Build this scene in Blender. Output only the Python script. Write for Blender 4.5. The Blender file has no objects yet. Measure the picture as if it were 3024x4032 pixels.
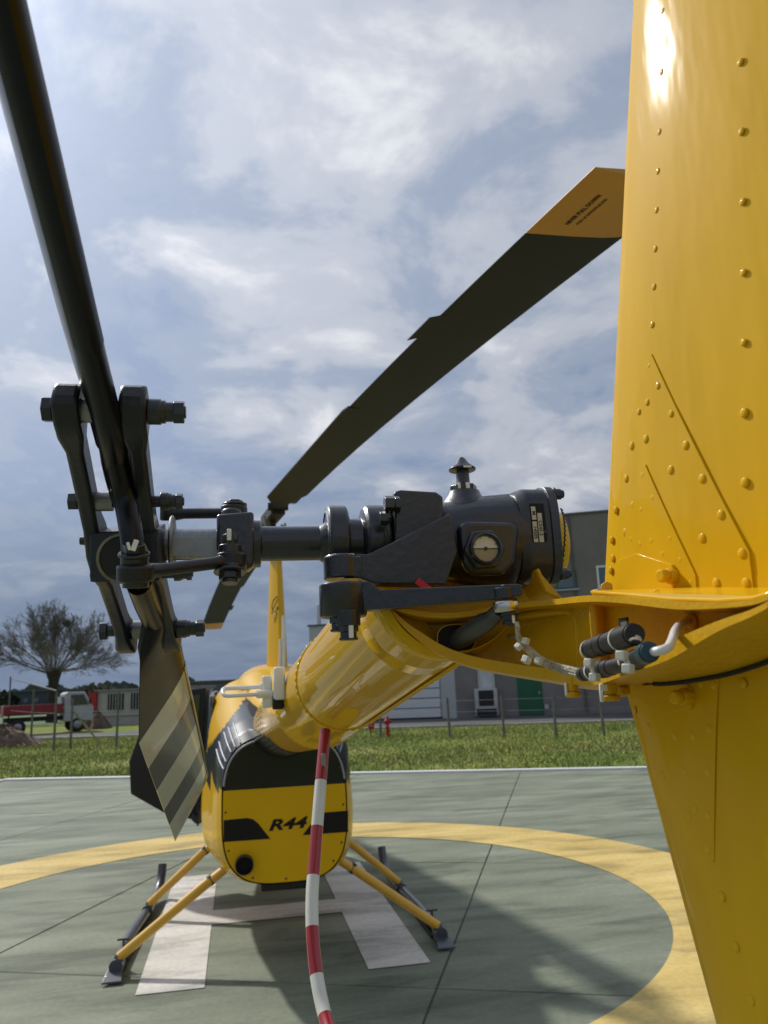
import bpy, bmesh, math, random
from mathutils import Vector, Matrix, Quaternion
R = math.radians
random.seed(7)
scene = bpy.context.scene
col = scene.collection

# ------------------------------------------------------------------ camera
cam_d = bpy.data.cameras.new('Camera')
cam = bpy.data.objects.new('Camera', cam_d)
col.objects.link(cam)
_c = [[0.985131, -0.166796, -0.041176], [0.003411, -0.220637, 0.97535], [-0.17177, -0.960988, -0.216787], [-0.216931, -6.495299, 1.739375]]
cam.matrix_world = Matrix(((_c[0][0], _c[1][0], _c[2][0], _c[3][0]),
                           (_c[0][1], _c[1][1], _c[2][1], _c[3][1]),
                           (_c[0][2], _c[1][2], _c[2][2], _c[3][2]),
                           (0, 0, 0, 1)))
cam_d.sensor_fit = 'AUTO'
cam_d.sensor_width = 36
cam_d.lens = 27.1764
cam_d.clip_start = 0.02
cam_d.clip_end = 3000
cam_d.dof.use_dof = True
cam_d.dof.focus_distance = 0.92
cam_d.dof.aperture_fstop = 12.0
scene.camera = cam

# ------------------------------------------------------------------ sky, sun, exposure
SUN = Vector((-0.62, 0.92, 1.0)).normalized()
world = bpy.data.worlds.new('World')
scene.world = world
world.use_nodes = True
wn = world.node_tree
wn.nodes.clear()


def wnode(t, **kw):
    n = wn.nodes.new(t)
    for k, v in kw.items():
        setattr(n, k, v)
    return n


def wlink(a, b):
    wn.links.new(a, b)


w_out = wnode('ShaderNodeOutputWorld')
w_bg = wnode('ShaderNodeBackground')
w_bg.inputs['Strength'].default_value = 0.1
wlink(w_bg.outputs[0], w_out.inputs[0])
w_sky = wnode('ShaderNodeTexSky', sky_type='NISHITA')
w_sky.sun_disc = False
w_sky.sun_elevation = math.asin(SUN.z)
w_sky.sun_rotation = math.atan2(SUN.x, SUN.y)
w_sky.air_density = 1.0
w_sky.dust_density = 2.0
w_tc = wnode('ShaderNodeTexCoord')
w_nrm = wnode('ShaderNodeVectorMath', operation='NORMALIZE')
wlink(w_tc.outputs['Generated'], w_nrm.inputs[0])
w_sep = wnode('ShaderNodeSeparateXYZ')
wlink(w_nrm.outputs[0], w_sep.inputs[0])


def wmath(op, a, b=None, clamp=False):
    n = wnode('ShaderNodeMath', operation=op, use_clamp=clamp)
    for i, v in enumerate((a, b)):
        if v is None:
            continue
        if isinstance(v, (int, float)):
            n.inputs[i].default_value = v
        else:
            wlink(v, n.inputs[i])
    return n.outputs[0]


def wramp(fac, stops):
    n = wnode('ShaderNodeValToRGB')
    n.color_ramp.interpolation = 'EASE'
    while len(n.color_ramp.elements) < len(stops):
        n.color_ramp.elements.new(0.5)
    for e, (p, c) in zip(n.color_ramp.elements, stops):
        e.position = p
        e.color = (*c, 1)
    wlink(fac, n.inputs[0])
    return n.outputs[0]


def wmix(fac, a, b, mode='MIX'):
    n = wnode('ShaderNodeMix', data_type='RGBA', blend_type=mode)
    n.clamp_result = False
    for i, v in ((0, fac), (6, a), (7, b)):
        if isinstance(v, (int, float)):
            n.inputs[i].default_value = v
        elif isinstance(v, tuple):
            n.inputs[i].default_value = (*v, 1)
        else:
            wlink(v, n.inputs[i])
    return n.outputs[2]


zup = wmath('MAXIMUM', w_sep.outputs[2], 0.0)
den = wmath('ADD', zup, 0.22)
w_cmb = wnode('ShaderNodeCombineXYZ')
wlink(wmath('DIVIDE', w_sep.outputs[0], den), w_cmb.inputs[0])
wlink(wmath('DIVIDE', w_sep.outputs[1], den), w_cmb.inputs[1])


def wnoise(scale, detail, rough, dist, off):
    m = wnode('ShaderNodeMapping')
    m.inputs['Location'].default_value = off
    wlink(w_cmb.outputs[0], m.inputs[0])
    n = wnode('ShaderNodeTexNoise')
    n.inputs['Scale'].default_value = scale
    n.inputs['Detail'].default_value = detail
    n.inputs['Roughness'].default_value = rough
    n.inputs['Distortion'].default_value = dist
    wlink(m.outputs[0], n.inputs['Vector'])
    return n.outputs['Fac']


n_big = wnoise(0.9, 3, 0.5, 0.3, (3.1, 1.7, 0))
n_mid = wnoise(3.2, 10, 0.57, 0.3, (0.6, 8.2, 0))
n_sum = wmath('ADD', wmath('MULTIPLY', n_big, 0.42), wmath('MULTIPLY', n_mid, 0.58))
# thin high cloud over a pale blue sky; radiances are divided by the background strength
cloud = wramp(n_sum, [(0.38, (2.05, 2.75, 4.2)), (0.46, (3.2, 3.8, 4.95)), (0.53, (4.8, 5.15, 5.9)), (0.62, (7.2, 7.35, 7.7))])
mask = wramp(n_sum, [(0.30, (0.75,) * 3), (0.5, (0.98,) * 3)])
sky_c = wmix(mask, w_sky.outputs[0], cloud)
# the bank of rain cloud low over the horizon, all the way round
bank = wramp(zup, [(0.0, (1.0,) * 3), (0.06, (0.9,) * 3), (0.30, (0.0,) * 3)])
sky_c = wmix(bank, sky_c, wmix(n_mid, (1.15, 1.65, 2.6), (2.5, 3.1, 4.2)))
# thin cloud glows around the sun behind it
w_dot = wnode('ShaderNodeVectorMath', operation='DOT_PRODUCT')
wlink(w_nrm.outputs[0], w_dot.inputs[0])
w_dot.inputs[1].default_value = SUN
d0 = wmath('MAXIMUM', w_dot.outputs['Value'], 0.0)
glow = wmath('ADD', wmath('MULTIPLY', wmath('POWER', d0, 5.0), 0.62), wmath('MULTIPLY', wmath('POWER', d0, 60.0), 1.6))
glow = wmath('ADD', glow, 0.93)
w_gl = wnode('ShaderNodeVectorMath', operation='SCALE')
wlink(sky_c, w_gl.inputs[0])
wlink(glow, w_gl.inputs['Scale'])
wlink(w_gl.outputs[0], w_bg.inputs['Color'])

sun_d = bpy.data.lights.new('Sun', 'SUN')
sun_d.energy = 3.25
sun_d.angle = R(2.0)
sun_d.color = (1.0, 0.965, 0.90)
sun = bpy.data.objects.new('Sun', sun_d)
sun.rotation_euler = SUN.to_track_quat('Z', 'Y').to_euler()
col.objects.link(sun)

scene.view_settings.view_transform = 'Standard'
scene.view_settings.look = 'None'
scene.view_settings.exposure = 0.0
scene.view_settings.gamma = 1.0
scene.view_settings.use_curve_mapping = False
scene.cycles.use_denoising = True
scene.cycles.max_bounces = 6
scene.cycles.sample_clamp_indirect = 8.0

# ------------------------------------------------------------------ materials
MATS = {}


def mat(name, base, rough=0.5, metal=0.0, coat=0.0, var=0.0, vscale=6.0, bump=0.0, bscale=40.0, col2=None, trans=0.0, spec=0.5, coat_rough=0.05, stretch=None, rvar=0.0, coat_ior=1.5):
    if name in MATS:
        return MATS[name]
    m = bpy.data.materials.new(name)
    m.use_nodes = True
    nt = m.node_tree
    b = nt.nodes['Principled BSDF']
    b.inputs['Base Color'].default_value = (*base, 1)
    b.inputs['Roughness'].default_value = rough
    b.inputs['Metallic'].default_value = metal
    b.inputs['Coat Weight'].default_value = coat
    b.inputs['Coat Roughness'].default_value = coat_rough
    b.inputs['Coat IOR'].default_value = coat_ior
    b.inputs['Transmission Weight'].default_value = trans
    b.inputs['Specular IOR Level'].default_value = spec
    geo = nt.nodes.new('ShaderNodeNewGeometry')
    vec = geo.outputs['Position']
    if stretch:
        mp = nt.nodes.new('ShaderNodeMapping')
        mp.inputs['Scale'].default_value = stretch
        nt.links.new(vec, mp.inputs[0])
        vec = mp.outputs[0]
    if var > 0 or col2:
        n = nt.nodes.new('ShaderNodeTexNoise')
        n.inputs['Scale'].default_value = vscale
        n.inputs['Detail'].default_value = 6
        n.inputs['Roughness'].default_value = 0.6
        nt.links.new(vec, n.inputs['Vector'])
        r = nt.nodes.new('ShaderNodeValToRGB')
        c2 = col2 or tuple(min(1, c * (1 + var)) for c in base)
        c1 = base if col2 else tuple(c * (1 - var) for c in base)
        r.color_ramp.elements[0].position = 0.34
        r.color_ramp.elements[1].position = 0.66
        r.color_ramp.elements[0].color = (*c1, 1)
        r.color_ramp.elements[1].color = (*c2, 1)
        nt.links.new(n.outputs['Fac'], r.inputs[0])
        nt.links.new(r.outputs[0], b.inputs['Base Color'])
    if rvar > 0:
        n = nt.nodes.new('ShaderNodeTexNoise')
        n.inputs['Scale'].default_value = vscale * 3
        n.inputs['Detail'].default_value = 5
        nt.links.new(vec, n.inputs['Vector'])
        mr = nt.nodes.new('ShaderNodeMapRange')
        mr.inputs['To Min'].default_value = max(0.0, rough - rvar)
        mr.inputs['To Max'].default_value = rough + rvar
        nt.links.new(n.outputs['Fac'], mr.inputs[0])
        nt.links.new(mr.outputs[0], b.inputs['Roughness'])
    if bump > 0:
        n = nt.nodes.new('ShaderNodeTexNoise')
        n.inputs['Scale'].default_value = bscale
        n.inputs['Detail'].default_value = 4
        nt.links.new(vec, n.inputs['Vector'])
        bp = nt.nodes.new('ShaderNodeBump')
        bp.inputs['Strength'].default_value = bump
        bp.inputs['Distance'].default_value = 0.02
        nt.links.new(n.outputs['Fac'], bp.inputs['Height'])
        nt.links.new(bp.outputs[0], b.inputs['Normal'])
        if coat:
            nt.links.new(bp.outputs[0], b.inputs['Coat Normal'])
    MATS[name] = m
    return m


YEL = mat('yellow_paint', (0.73, 0.42, 0.002), 0.55, coat=0.42, var=0.03, vscale=3, bump=0.03, bscale=9, coat_rough=0.06, spec=0.08, coat_ior=1.42)
YELW = mat('yellow_sheet_paint', (0.73, 0.415, 0.002), 0.6, coat=0.34, var=0.06, vscale=9, bump=0.24, bscale=8, coat_rough=0.10, spec=0.05, coat_ior=1.42, stretch=(1, 1, 0.3))
YELB = mat('yellow_boom_paint', (0.70, 0.40, 0.002), 0.55, coat=0.6, var=0.03, vscale=3, bump=0.05, bscale=5, coat_rough=0.025, spec=0.05, coat_ior=1.28)
YELC = mat('yellow_cast_paint', (0.62, 0.34, 0.003), 0.5, coat=0.3, var=0.06, vscale=14, bump=0.10, bscale=160, coat_rough=0.15, spec=0.2)
BLK = mat('black_gloss_paint', (0.004, 0.0045, 0.006), 0.4, coat=0.55, coat_rough=0.04, bump=0.02, bscale=8, spec=0.2)
GRY = mat('dark_grey_enamel', (0.0145, 0.016, 0.023), 0.38, coat=0.45, var=0.12, vscale=30, bump=0.05, bscale=120, coat_rough=0.1)
GRY2 = mat('hub_grey_enamel', (0.0105, 0.012, 0.0155), 0.42, coat=0.2, var=0.15, vscale=40, bump=0.05, bscale=150, coat_rough=0.2, spec=0.4)
BLADE = mat('blade_black', (0.0035, 0.004, 0.0065), 0.30, var=0.15, vscale=20, spec=0.32, rvar=0.06)
BLADES = mat('blade_dark_stripe', (0.035, 0.033, 0.027), 0.25, var=0.06, vscale=20, coat=0.4)
BLADEW = mat('blade_white_stripe', (0.56, 0.54, 0.41), 0.22, var=0.05, vscale=14, coat=0.6)
MBLADE = mat('main_blade_olive', (0.013, 0.0155, 0.014), 0.55, var=0.12, vscale=5, spec=0.3)
MTIP = mat('main_blade_yellow_tip', (0.56, 0.245, 0.002), 0.45, var=0.04, vscale=5, coat=0.15)
STEEL = mat('steel', (0.55, 0.55, 0.55), 0.28, metal=1.0, var=0.08, vscale=60, rvar=0.08)
DSTEEL = mat('dull_steel', (0.30, 0.30, 0.29), 0.45, metal=0.8, var=0.15, vscale=50)
BOLT = mat('dark_bolt', (0.022, 0.024, 0.026), 0.33, metal=0.2, coat=0.4, var=0.2, vscale=80)
CAD = mat('cadmium_bolt', (0.32, 0.25, 0.10), 0.4, metal=0.7, var=0.2, vscale=60)
WHITE = mat('white_paint', (0.78, 0.78, 0.74), 0.35, var=0.03, vscale=20)
MARK = mat('torque_mark_white', (0.80, 0.80, 0.76), 0.5)
RED = mat('red_paint', (0.36, 0.008, 0.016), 0.28, coat=0.6, var=0.05, vscale=12)
GWHITE = mat('guard_white', (0.72, 0.71, 0.64), 0.3, coat=0.5, var=0.04, vscale=14)
GLASSD = mat('dark_window', (0.006, 0.008, 0.010), 0.05, coat=1.0, spec=0.8)
INT = mat('black_trim', (0.010, 0.010, 0.011), 0.55, var=0.1, vscale=10)
SKID = mat('skid_grey', (0.055, 0.06, 0.075), 0.36, coat=0.4, var=0.12, vscale=12)
YTUBE = mat('cross_tube_yellow', (0.72, 0.40, 0.03), 0.42, coat=0.3, var=0.06, vscale=9)
PLAST = mat('black_plastic', (0.004, 0.004, 0.005), 0.5, bump=0.05, bscale=90)
TEAL = mat('teal_plastic', (0.008, 0.045, 0.065), 0.42)
NYLON = mat('white_nylon', (0.62, 0.60, 0.54), 0.4, spec=0.4)
CABLE = mat('braided_cable', (0.42, 0.38, 0.28), 0.5, var=0.3, vscale=220, bump=0.4, bscale=500)
CABLEW = mat('white_cable', (0.70, 0.69, 0.66), 0.35)
PURP = mat('purple_label', (0.16, 0.05, 0.17), 0.35)
REDL = mat('red_label', (0.45, 0.10, 0.09), 0.35)
LETTER = mat('black_lettering', (0.006, 0.006, 0.007), 0.5, spec=0.25)
PLATE = mat('cream_label', (0.52, 0.47, 0.34), 0.45, var=0.06, vscale=60)
TAN = mat('oil_tan', (0.34, 0.28, 0.18), 0.3)
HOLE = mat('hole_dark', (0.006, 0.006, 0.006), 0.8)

# ------------------------------------------------------------------ mesh helpers


def V3(p):
    return Vector(p)


class MB:
    """collects faces with material slots and links them as one mesh object"""

    def __init__(self):
        self.v, self.f, self.m = [], [], []

    def add(self, vs, fs, mi=0):
        o = len(self.v)
        self.v += [tuple(p) for p in vs]
        for f in fs:
            self.f.append([i + o for i in f])
            self.m.append(mi)
        return self

    def box(self, c, size, rot=None, mi=0):
        c = V3(c)
        x, y, z = (s / 2 for s in size)
        q = rot or Matrix.Identity(3)
        vs = [c + q @ Vector((a * x, b * y, d * z)) for a in (-1, 1) for b in (-1, 1) for d in (-1, 1)]
        return self.add(vs, [(0, 1, 3, 2), (4, 6, 7, 5), (0, 4, 5, 1), (2, 3, 7, 6), (0, 2, 6, 4), (1, 5, 7, 3)], mi)

    def tube(self, path, rad, n=12, caps=True, mi=0, flat=1.0, side=None):
        path = [V3(p) for p in path]
        if isinstance(rad, (int, float)):
            rad = [rad] * len(path)
        rings = []
        up = None
        for i, p in enumerate(path):
            t = (path[min(i + 1, len(path) - 1)] - path[max(i - 1, 0)]).normalized()
            if up is None:
                up = V3(side) if side else (Vector((0, 0, 1)) if abs(t.z) < 0.9 else Vector((1, 0, 0)))
            a = (up - t * up.dot(t)).normalized()
            up = a
            b = t.cross(a)
            rings.append([p + (a * math.cos(2 * math.pi * k / n) + b * flat * math.sin(2 * math.pi * k / n)) * rad[i] for k in range(n)])
        vs = [q for r in rings for q in r]
        fs = []
        for i in range(len(path) - 1):
            for k in range(n):
                fs.append((i * n + k, i * n + (k + 1) % n, (i + 1) * n + (k + 1) % n, (i + 1) * n + k))
        if caps:
            fs.append(tuple(reversed(range(n))))
            fs.append(tuple(range((len(path) - 1) * n, len(path) * n)))
        return self.add(vs, fs, mi)

    def lathe(self, o, axis, prof, n=32, mi=0, up=None, capped=True):
        """prof: list of (t along axis, radius)"""
        o = V3(o)
        t = V3(axis).normalized()
        u = V3(up) if up else (Vector((0, 0, 1)) if abs(t.z) < 0.9 else Vector((1, 0, 0)))
        a = (u - t * u.dot(t)).normalized()
        b = t.cross(a)
        vs, fs = [], []
        for tt, r in prof:
            for k in range(n):
                an = 2 * math.pi * k / n
                vs.append(o + t * tt + (a * math.cos(an) + b * math.sin(an)) * r)
        for i in range(len(prof) - 1):
            for k in range(n):
                fs.append((i * n + k, i * n + (k + 1) % n, (i + 1) * n + (k + 1) % n, (i + 1) * n + k))
        if capped:
            fs.append(tuple(reversed(range(n))))
            fs.append(tuple(range((len(prof) - 1) * n, len(prof) * n)))
        return self.add(vs, fs, mi)

    def prism(self, pts, d, mi=0):
        """pts: 3-D outline, d: extrusion vector"""
        d = V3(d)
        n = len(pts)
        vs = [V3(p) for p in pts] + [V3(p) + d for p in pts]
        fs = [tuple(range(n)), tuple(range(2 * n - 1, n - 1, -1))]
        for k in range(n):
            fs.append((k, n + k, n + (k + 1) % n, (k + 1) % n))
        return self.add(vs, fs, mi)

    def grid(self, rows, mi=0, close=False):
        n = len(rows[0])
        vs = [p for r in rows for p in r]
        fs = []
        for i in range(len(rows) - 1):
            for k in range(n if close else n - 1):
                k2 = (k + 1) % n
                fs.append((i * n + k, i * n + k2, (i + 1) * n + k2, (i + 1) * n + k))
        return self.add(vs, fs, mi)

    def build(self, name, mats, parent=None, bevel=0.0, seg=2, angle=38, solid=0.0, sub=0):
        me = bpy.data.meshes.new(name)
        me.from_pydata(self.v, [], self.f)
        if not isinstance(mats, (list, tuple)):
            mats = [mats]
        for m in mats:
            me.materials.append(m)
        me.polygons.foreach_set('material_index', self.m)
        me.update()
        bm = bmesh.new()
        bm.from_mesh(me)
        bmesh.ops.remove_doubles(bm, verts=bm.verts, dist=1e-6)
        bmesh.ops.recalc_face_normals(bm, faces=bm.faces)
        bm.to_mesh(me)
        bm.free()
        me.shade_smooth()
        me.set_sharp_from_angle(angle=R(angle))
        o = bpy.data.objects.new(name, me)
        col.objects.link(o)
        if parent:
            setpar(o, parent)
        if solid:
            s = o.modifiers.new('thick', 'SOLIDIFY')
            s.thickness = solid
            s.offset = 0
        if bevel:
            b = o.modifiers.new('bevel', 'BEVEL')
            b.width = bevel
            b.segments = seg
            b.limit_method = 'ANGLE'
            b.angle_limit = R(35)
            b.harden_normals = False
        if sub:
            s = o.modifiers.new('sub', 'SUBSURF')
            s.levels = sub
            s.render_levels = sub
        return o


def setpar(o, parent):
    o.parent = parent
    o.matrix_parent_inverse = parent.matrix_basis.inverted()


def place(me, name, mw, parent):
    """a shared-mesh piece at a world matrix under a parent"""
    o = bpy.data.objects.new(name, me)
    col.objects.link(o)
    setpar(o, parent)
    o.matrix_basis = mw
    return o


def empty(name, loc, label, cat, group=None):
    e = bpy.data.objects.new(name, None)
    e.location = loc
    e.empty_display_size = 0.2
    col.objects.link(e)
    tag(e, label, cat, group)
    return e


def tag(o, label=None, cat=None, group=None, kind=None):
    if label:
        o['label'] = label
    if cat:
        o['category'] = cat
    if group:
        o['group'] = group
    if kind:
        o['kind'] = kind
    return o


def frame(origin, x, y):
    """matrix whose z is x cross y"""
    x = V3(x).normalized()
    y = V3(y)
    y = (y - x * y.dot(x)).normalized()
    z = x.cross(y)
    m = Matrix((x, y, z)).transposed().to_4x4()
    m.translation = V3(origin)
    return m


def text_mesh(body, size, bold=0.0, shear=0.0, wide=1.0, space=1.0, align='CENTER'):
    c = bpy.data.curves.new('lettering', 'FONT')
    c.body = body
    c.size = size
    c.shear = shear
    c.offset = bold
    c.space_character = space
    c.align_x = align
    c.align_y = 'CENTER'
    o = bpy.data.objects.new('lettering', c)
    col.objects.link(o)
    dg = bpy.context.evaluated_depsgraph_get()
    me = bpy.data.meshes.new_from_object(o.evaluated_get(dg))
    bpy.data.objects.remove(o)
    for v in me.vertices:
        v.co.x *= wide
    return me


def lettering(body, size, mw, m, parent, **kw):
    me = text_mesh(body, size, **kw)
    me.materials.clear()
    me.materials.append(m)
    return place(me, 'lettering', mw, parent)


def catmull(pts, k=6):
    pts = [V3(p) for p in pts]
    out = []
    for i in range(len(pts) - 1):
        p0, p1, p2, p3 = pts[max(i - 1, 0)], pts[i], pts[i + 1], pts[min(i + 2, len(pts) - 1)]
        for j in range(k):
            t = j / k
            out.append(0.5 * ((2 * p1) + (p2 - p0) * t + (2 * p0 - 5 * p1 + 4 * p2 - p3) * t * t + (3 * p1 - p0 - 3 * p2 + p3) * t ** 3))
    out.append(pts[-1])
    return out


def hexbolt(o, axis, segs, name, m, parent, bevel=0.0006, up=None):
    """segs: (t0, t1, radius, sides)"""
    b = MB()
    for t0, t1, r, n in segs:
        b.lathe(o, axis, [(t0, r), (t1, r)], n=n, up=up)
    return b.build(name, m, parent, bevel=bevel, seg=2)


# ------------------------------------------------------------------ ground and pad
PA = R(-22)
E1 = Vector((math.cos(PA), math.sin(PA), 0))
E2 = Vector((-math.sin(PA), math.cos(PA), 0))


def W(u, v, z=0.0):
    return E1 * u + E2 * v + Vector((0, 0, z))


def ground_mat():
    m = bpy.data.materials.new('meadow_ground')
    m.use_nodes = True
    nt = m.node_tree
    b = nt.nodes['Principled BSDF']
    b.inputs['Roughness'].default_value = 0.95
    b.inputs['Specular IOR Level'].default_value = 0.1
    g = nt.nodes.new('ShaderNodeNewGeometry')
    n1 = nt.nodes.new('ShaderNodeTexNoise')
    n1.inputs['Scale'].default_value = 0.35
    n1.inputs['Detail'].default_value = 8
    n1.inputs['Roughness'].default_value = 0.65
    n2 = nt.nodes.new('ShaderNodeTexNoise')
    n2.inputs['Scale'].default_value = 6
    n2.inputs['Detail'].default_value = 6
    nt.links.new(g.outputs['Position'], n1.inputs['Vector'])
    nt.links.new(g.outputs['Position'], n2.inputs['Vector'])
    r = nt.nodes.new('ShaderNodeValToRGB')
    for p, c in ((0.3, (0.085, 0.14, 0.022)), (0.5, (0.16, 0.20, 0.038)), (0.7, (0.27, 0.235, 0.09))):
        e = r.color_ramp.elements.new(p)
        e.color = (*c, 1)
    r.color_ramp.elements.remove(r.color_ramp.elements[0])
    r.color_ramp.elements.remove(r.color_ramp.elements[-1])
    mx = nt.nodes.new('ShaderNodeMath')
    mx.operation = 'MULTIPLY_ADD'
    mx.inputs[1].default_value = 0.45
    mx.inputs[2].default_value = -0.2
    nt.links.new(n2.outputs['Fac'], mx.inputs[0])
    ad = nt.nodes.new('ShaderNodeMath')
    ad.operation = 'ADD'
    nt.links.new(n1.outputs['Fac'], ad.inputs[0])
    nt.links.new(mx.outputs[0], ad.inputs[1])
    nt.links.new(ad.outputs[0], r.inputs[0])
    nt.links.new(r.outputs[0], b.inputs['Base Color'])
    return m


def pad_mat(name, c1, c2, c3, scale=0.8, stain=True, rough=0.75, wear=0.0):
    m = bpy.data.materials.new(name)
    m.use_nodes = True
    nt = m.node_tree
    b = nt.nodes['Principled BSDF']
    b.inputs['Roughness'].default_value = rough
    b.inputs['Specular IOR Level'].default_value = 0.3
    g = nt.nodes.new('ShaderNodeNewGeometry')

    def noise(s, d, rr, stretch=(1, 1, 1), dist=0.0):
        mp = nt.nodes.new('ShaderNodeMapping')
        mp.inputs['Scale'].default_value = stretch
        mp.inputs['Rotation'].default_value = (0, 0, PA)
        nt.links.new(g.outputs['Position'], mp.inputs[0])
        n = nt.nodes.new('ShaderNodeTexNoise')
        n.inputs['Scale'].default_value = s
        n.inputs['Detail'].default_value = d
        n.inputs['Roughness'].default_value = rr
        n.inputs['Distortion'].default_value = dist
        nt.links.new(mp.outputs[0], n.inputs['Vector'])
        return n.outputs['Fac']

    def ramp(f, s):
        r = nt.nodes.new('ShaderNodeValToRGB')
        while len(r.color_ramp.elements) < len(s):
            r.color_ramp.elements.new(0.5)
        for e, (p, c) in zip(r.color_ramp.elements, s):
            e.position = p
            e.color = (*c, 1)
        nt.links.new(f, r.inputs[0])
        return r.outputs[0]

    def mixc(f, a, bb, mode='MULTIPLY'):
        x = nt.nodes.new('ShaderNodeMix')
        x.data_type = 'RGBA'
        x.blend_type = mode
        x.inputs[0].default_value = f
        nt.links.new(a, x.inputs[6])
        nt.links.new(bb, x.inputs[7])
        return x.outputs[2]

    base = ramp(noise(scale, 7, 0.62, (0.6, 1.6, 1)), [(0.32, c1), (0.5, c2), (0.68, c3)])
    fine = ramp(noise(26, 5, 0.7), [(0.35, (0.82,) * 3), (0.65, (1.1,) * 3)])
    c = mixc(0.7, base, fine)
    if stain:
        st = ramp(noise(1.7, 6, 0.6, (0.45, 1.8, 1), 0.6), [(0.36, (0.52, 0.54, 0.53)), (0.5, (1, 1, 1)), (0.72, (1.15, 1.15, 1.12))])
        c = mixc(0.8, c, st)
    if wear:      # flaked paint lets the concrete through
        wr = ramp(noise(9, 8, 0.75, (0.7, 1.2, 1), 0.8), [(0.60, (0, 0, 0)), (0.72, (wear,) * 3)])
        x = nt.nodes.new('ShaderNodeMix')
        x.data_type = 'RGBA'
        nt.links.new(wr, x.inputs[0])
        nt.links.new(c, x.inputs[6])
        x.inputs[7].default_value = (0.19, 0.20, 0.15, 1)
        c = x.outputs[2]
    nt.links.new(c, b.inputs['Base Color'])
    bp = nt.nodes.new('ShaderNodeBump')
    bp.inputs['Strength'].default_value = 0.15
    bp.inputs['Distance'].default_value = 0.01
    nt.links.new(noise(60, 4, 0.6), bp.inputs['Height'])
    nt.links.new(bp.outputs[0], b.inputs['Normal'])
    return m


gm = MB()
gm.add([(-1600, -400, -0.06), (1600, -400, -0.06), (1600, 2400, -0.06), (-1600, 2400, -0.06)], [(0, 1, 2, 3)])
tag(gm.build('ground', ground_mat()), kind='structure')

PADG = pad_mat('pad_green_concrete', (0.14, 0.16, 0.112), (0.197, 0.217, 0.155), (0.265, 0.282, 0.212))
PADJ = mat('joint_filler', (0.075, 0.078, 0.066), 0.9, var=0.2, vscale=9)
RINGM = pad_mat('pad_yellow_marking', (0.52, 0.37, 0.11), (0.62, 0.45, 0.15), (0.68, 0.52, 0.20), scale=1.4, wear=0.55)
HM = pad_mat('pad_white_marking', (0.58, 0.55, 0.49), (0.66, 0.63, 0.575), (0.72, 0.69, 0.64), scale=1.2, wear=0.4)
KERB = mat('kerb_white', (0.72, 0.72, 0.70), 0.7, var=0.06, vscale=5)

pad = MB()
pad.box(W(0.2, -0.4, -0.045), (20.0, 19.9, 0.07), Matrix.Rotation(PA, 3, 'Z'))
pad_o = tag(pad.build('landing_pad', PADJ), kind='structure')
us = [-9.75, -8.0, -4.86, -1.77, 1.39, 4.5, 7.65, 10.15]
vs_ = [-10.3, -7.5, -4.34, -1.18, 2.0, 5.15, 8.3, 9.5]
gapw = 0.006
for i in range(len(us) - 1):
    for j in range(len(vs_) - 1):
        u0, u1, v0, v1 = us[i] + gapw, us[i + 1] - gapw, vs_[j] + gapw, vs_[j + 1] - gapw
        s = MB()
        s.box((0, 0, -0.03), (u1 - u0, v1 - v0, 0.06))
        o = s.build('slab', PADG, bevel=0.004, seg=1)
        setpar(o, pad_o)
        o.matrix_basis = Matrix.Translation(W((u0 + u1) / 2, (v0 + v1) / 2, random.uniform(-0.0012, 0.0))) @ Matrix.Rotation(PA, 4, 'Z')


def ring_sheet(c, r0, r1, z, n=160):
    m = MB()
    rows = []
    for r in (r0, (r0 + r1) / 2, r1):
        rows.append([Vector((c[0] + r * math.cos(2 * math.pi * k / n), c[1] + r * math.sin(2 * math.pi * k / n), z)) for k in range(n)])
    m.grid(rows, close=True)
    return m


HX, HY, HA = -0.014, 0.287, 0.0148
ring_sheet((HX, HY), 2.99, 3.93, 0.004).build('ring_marking', RINGM, pad_o)
hm = MB()


def hp(u, v):
    return (HX + u * math.cos(HA) - v * math.sin(HA), HY + u * math.sin(HA) + v * math.cos(HA), 0.004)


for a, b, c, d in ((-0.9, -0.5, -1.5, 1.5), (0.5, 0.9, -1.5, 1.5), (-0.4999, 0.4999, -0.2, 0.2)):
    hm.add([hp(a, c), hp(b, c), hp(b, d), hp(a, d)], [(0, 1, 2, 3)])
hm.build('letter_marking', HM, pad_o)
k = MB()
rotp = Matrix.Rotation(PA, 3, 'Z')
k.box(W(0.2, 9.6, 0.012), (20.1, 0.17, 0.06), rotp)
k.box(W(-9.85, 3.0, 0.010), (0.17, 13.0, 0.06), rotp)
tag(k.build('kerb', KERB, bevel=0.01, seg=2), kind='structure')
# tarmac lane in front of the buildings
TARM = mat('tarmac', (0.085, 0.084, 0.082), 0.9, var=0.15, vscale=1.2)
t = MB()
t.add([W(-70, 25.9, -0.05), W(60, 25.9, -0.05), W(60, 46, -0.05), W(-19, 46, -0.05), W(-19, 30, -0.05), W(-70, 30, -0.05)], [(0, 1, 2, 3, 4, 5)])
tag(t.build('lane', TARM), kind='structure')
kb = MB()
kb.box(W(10, 25.8, -0.02), (78, 0.22, 0.08), rotp)
tag(kb.build('lane_kerb', mat('grey_kerb', (0.33, 0.32, 0.30), 0.85, var=0.1, vscale=3)), kind='structure')

# ------------------------------------------------------------------ helicopter
heli = empty('helicopter', (0, 0, 0), 'yellow and black helicopter parked on the landing pad, its tail towards the viewer', 'helicopter')
MY = 0.2   # mast position along the fuselage

# ---- tail boom: a tapering tube that rises towards the tail


def boom_c(y):
    return Vector((0.0, y, 1.838 - (min(y, -4.0) + 5.6) * 0.0925 - max(0.0, y + 4.0) * 0.064))


def boom_r(y):
    return 0.080 + (min(y, -4.0) + 5.6) * 0.0356 + max(0.0, y + 4.0) * 0.021


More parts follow.
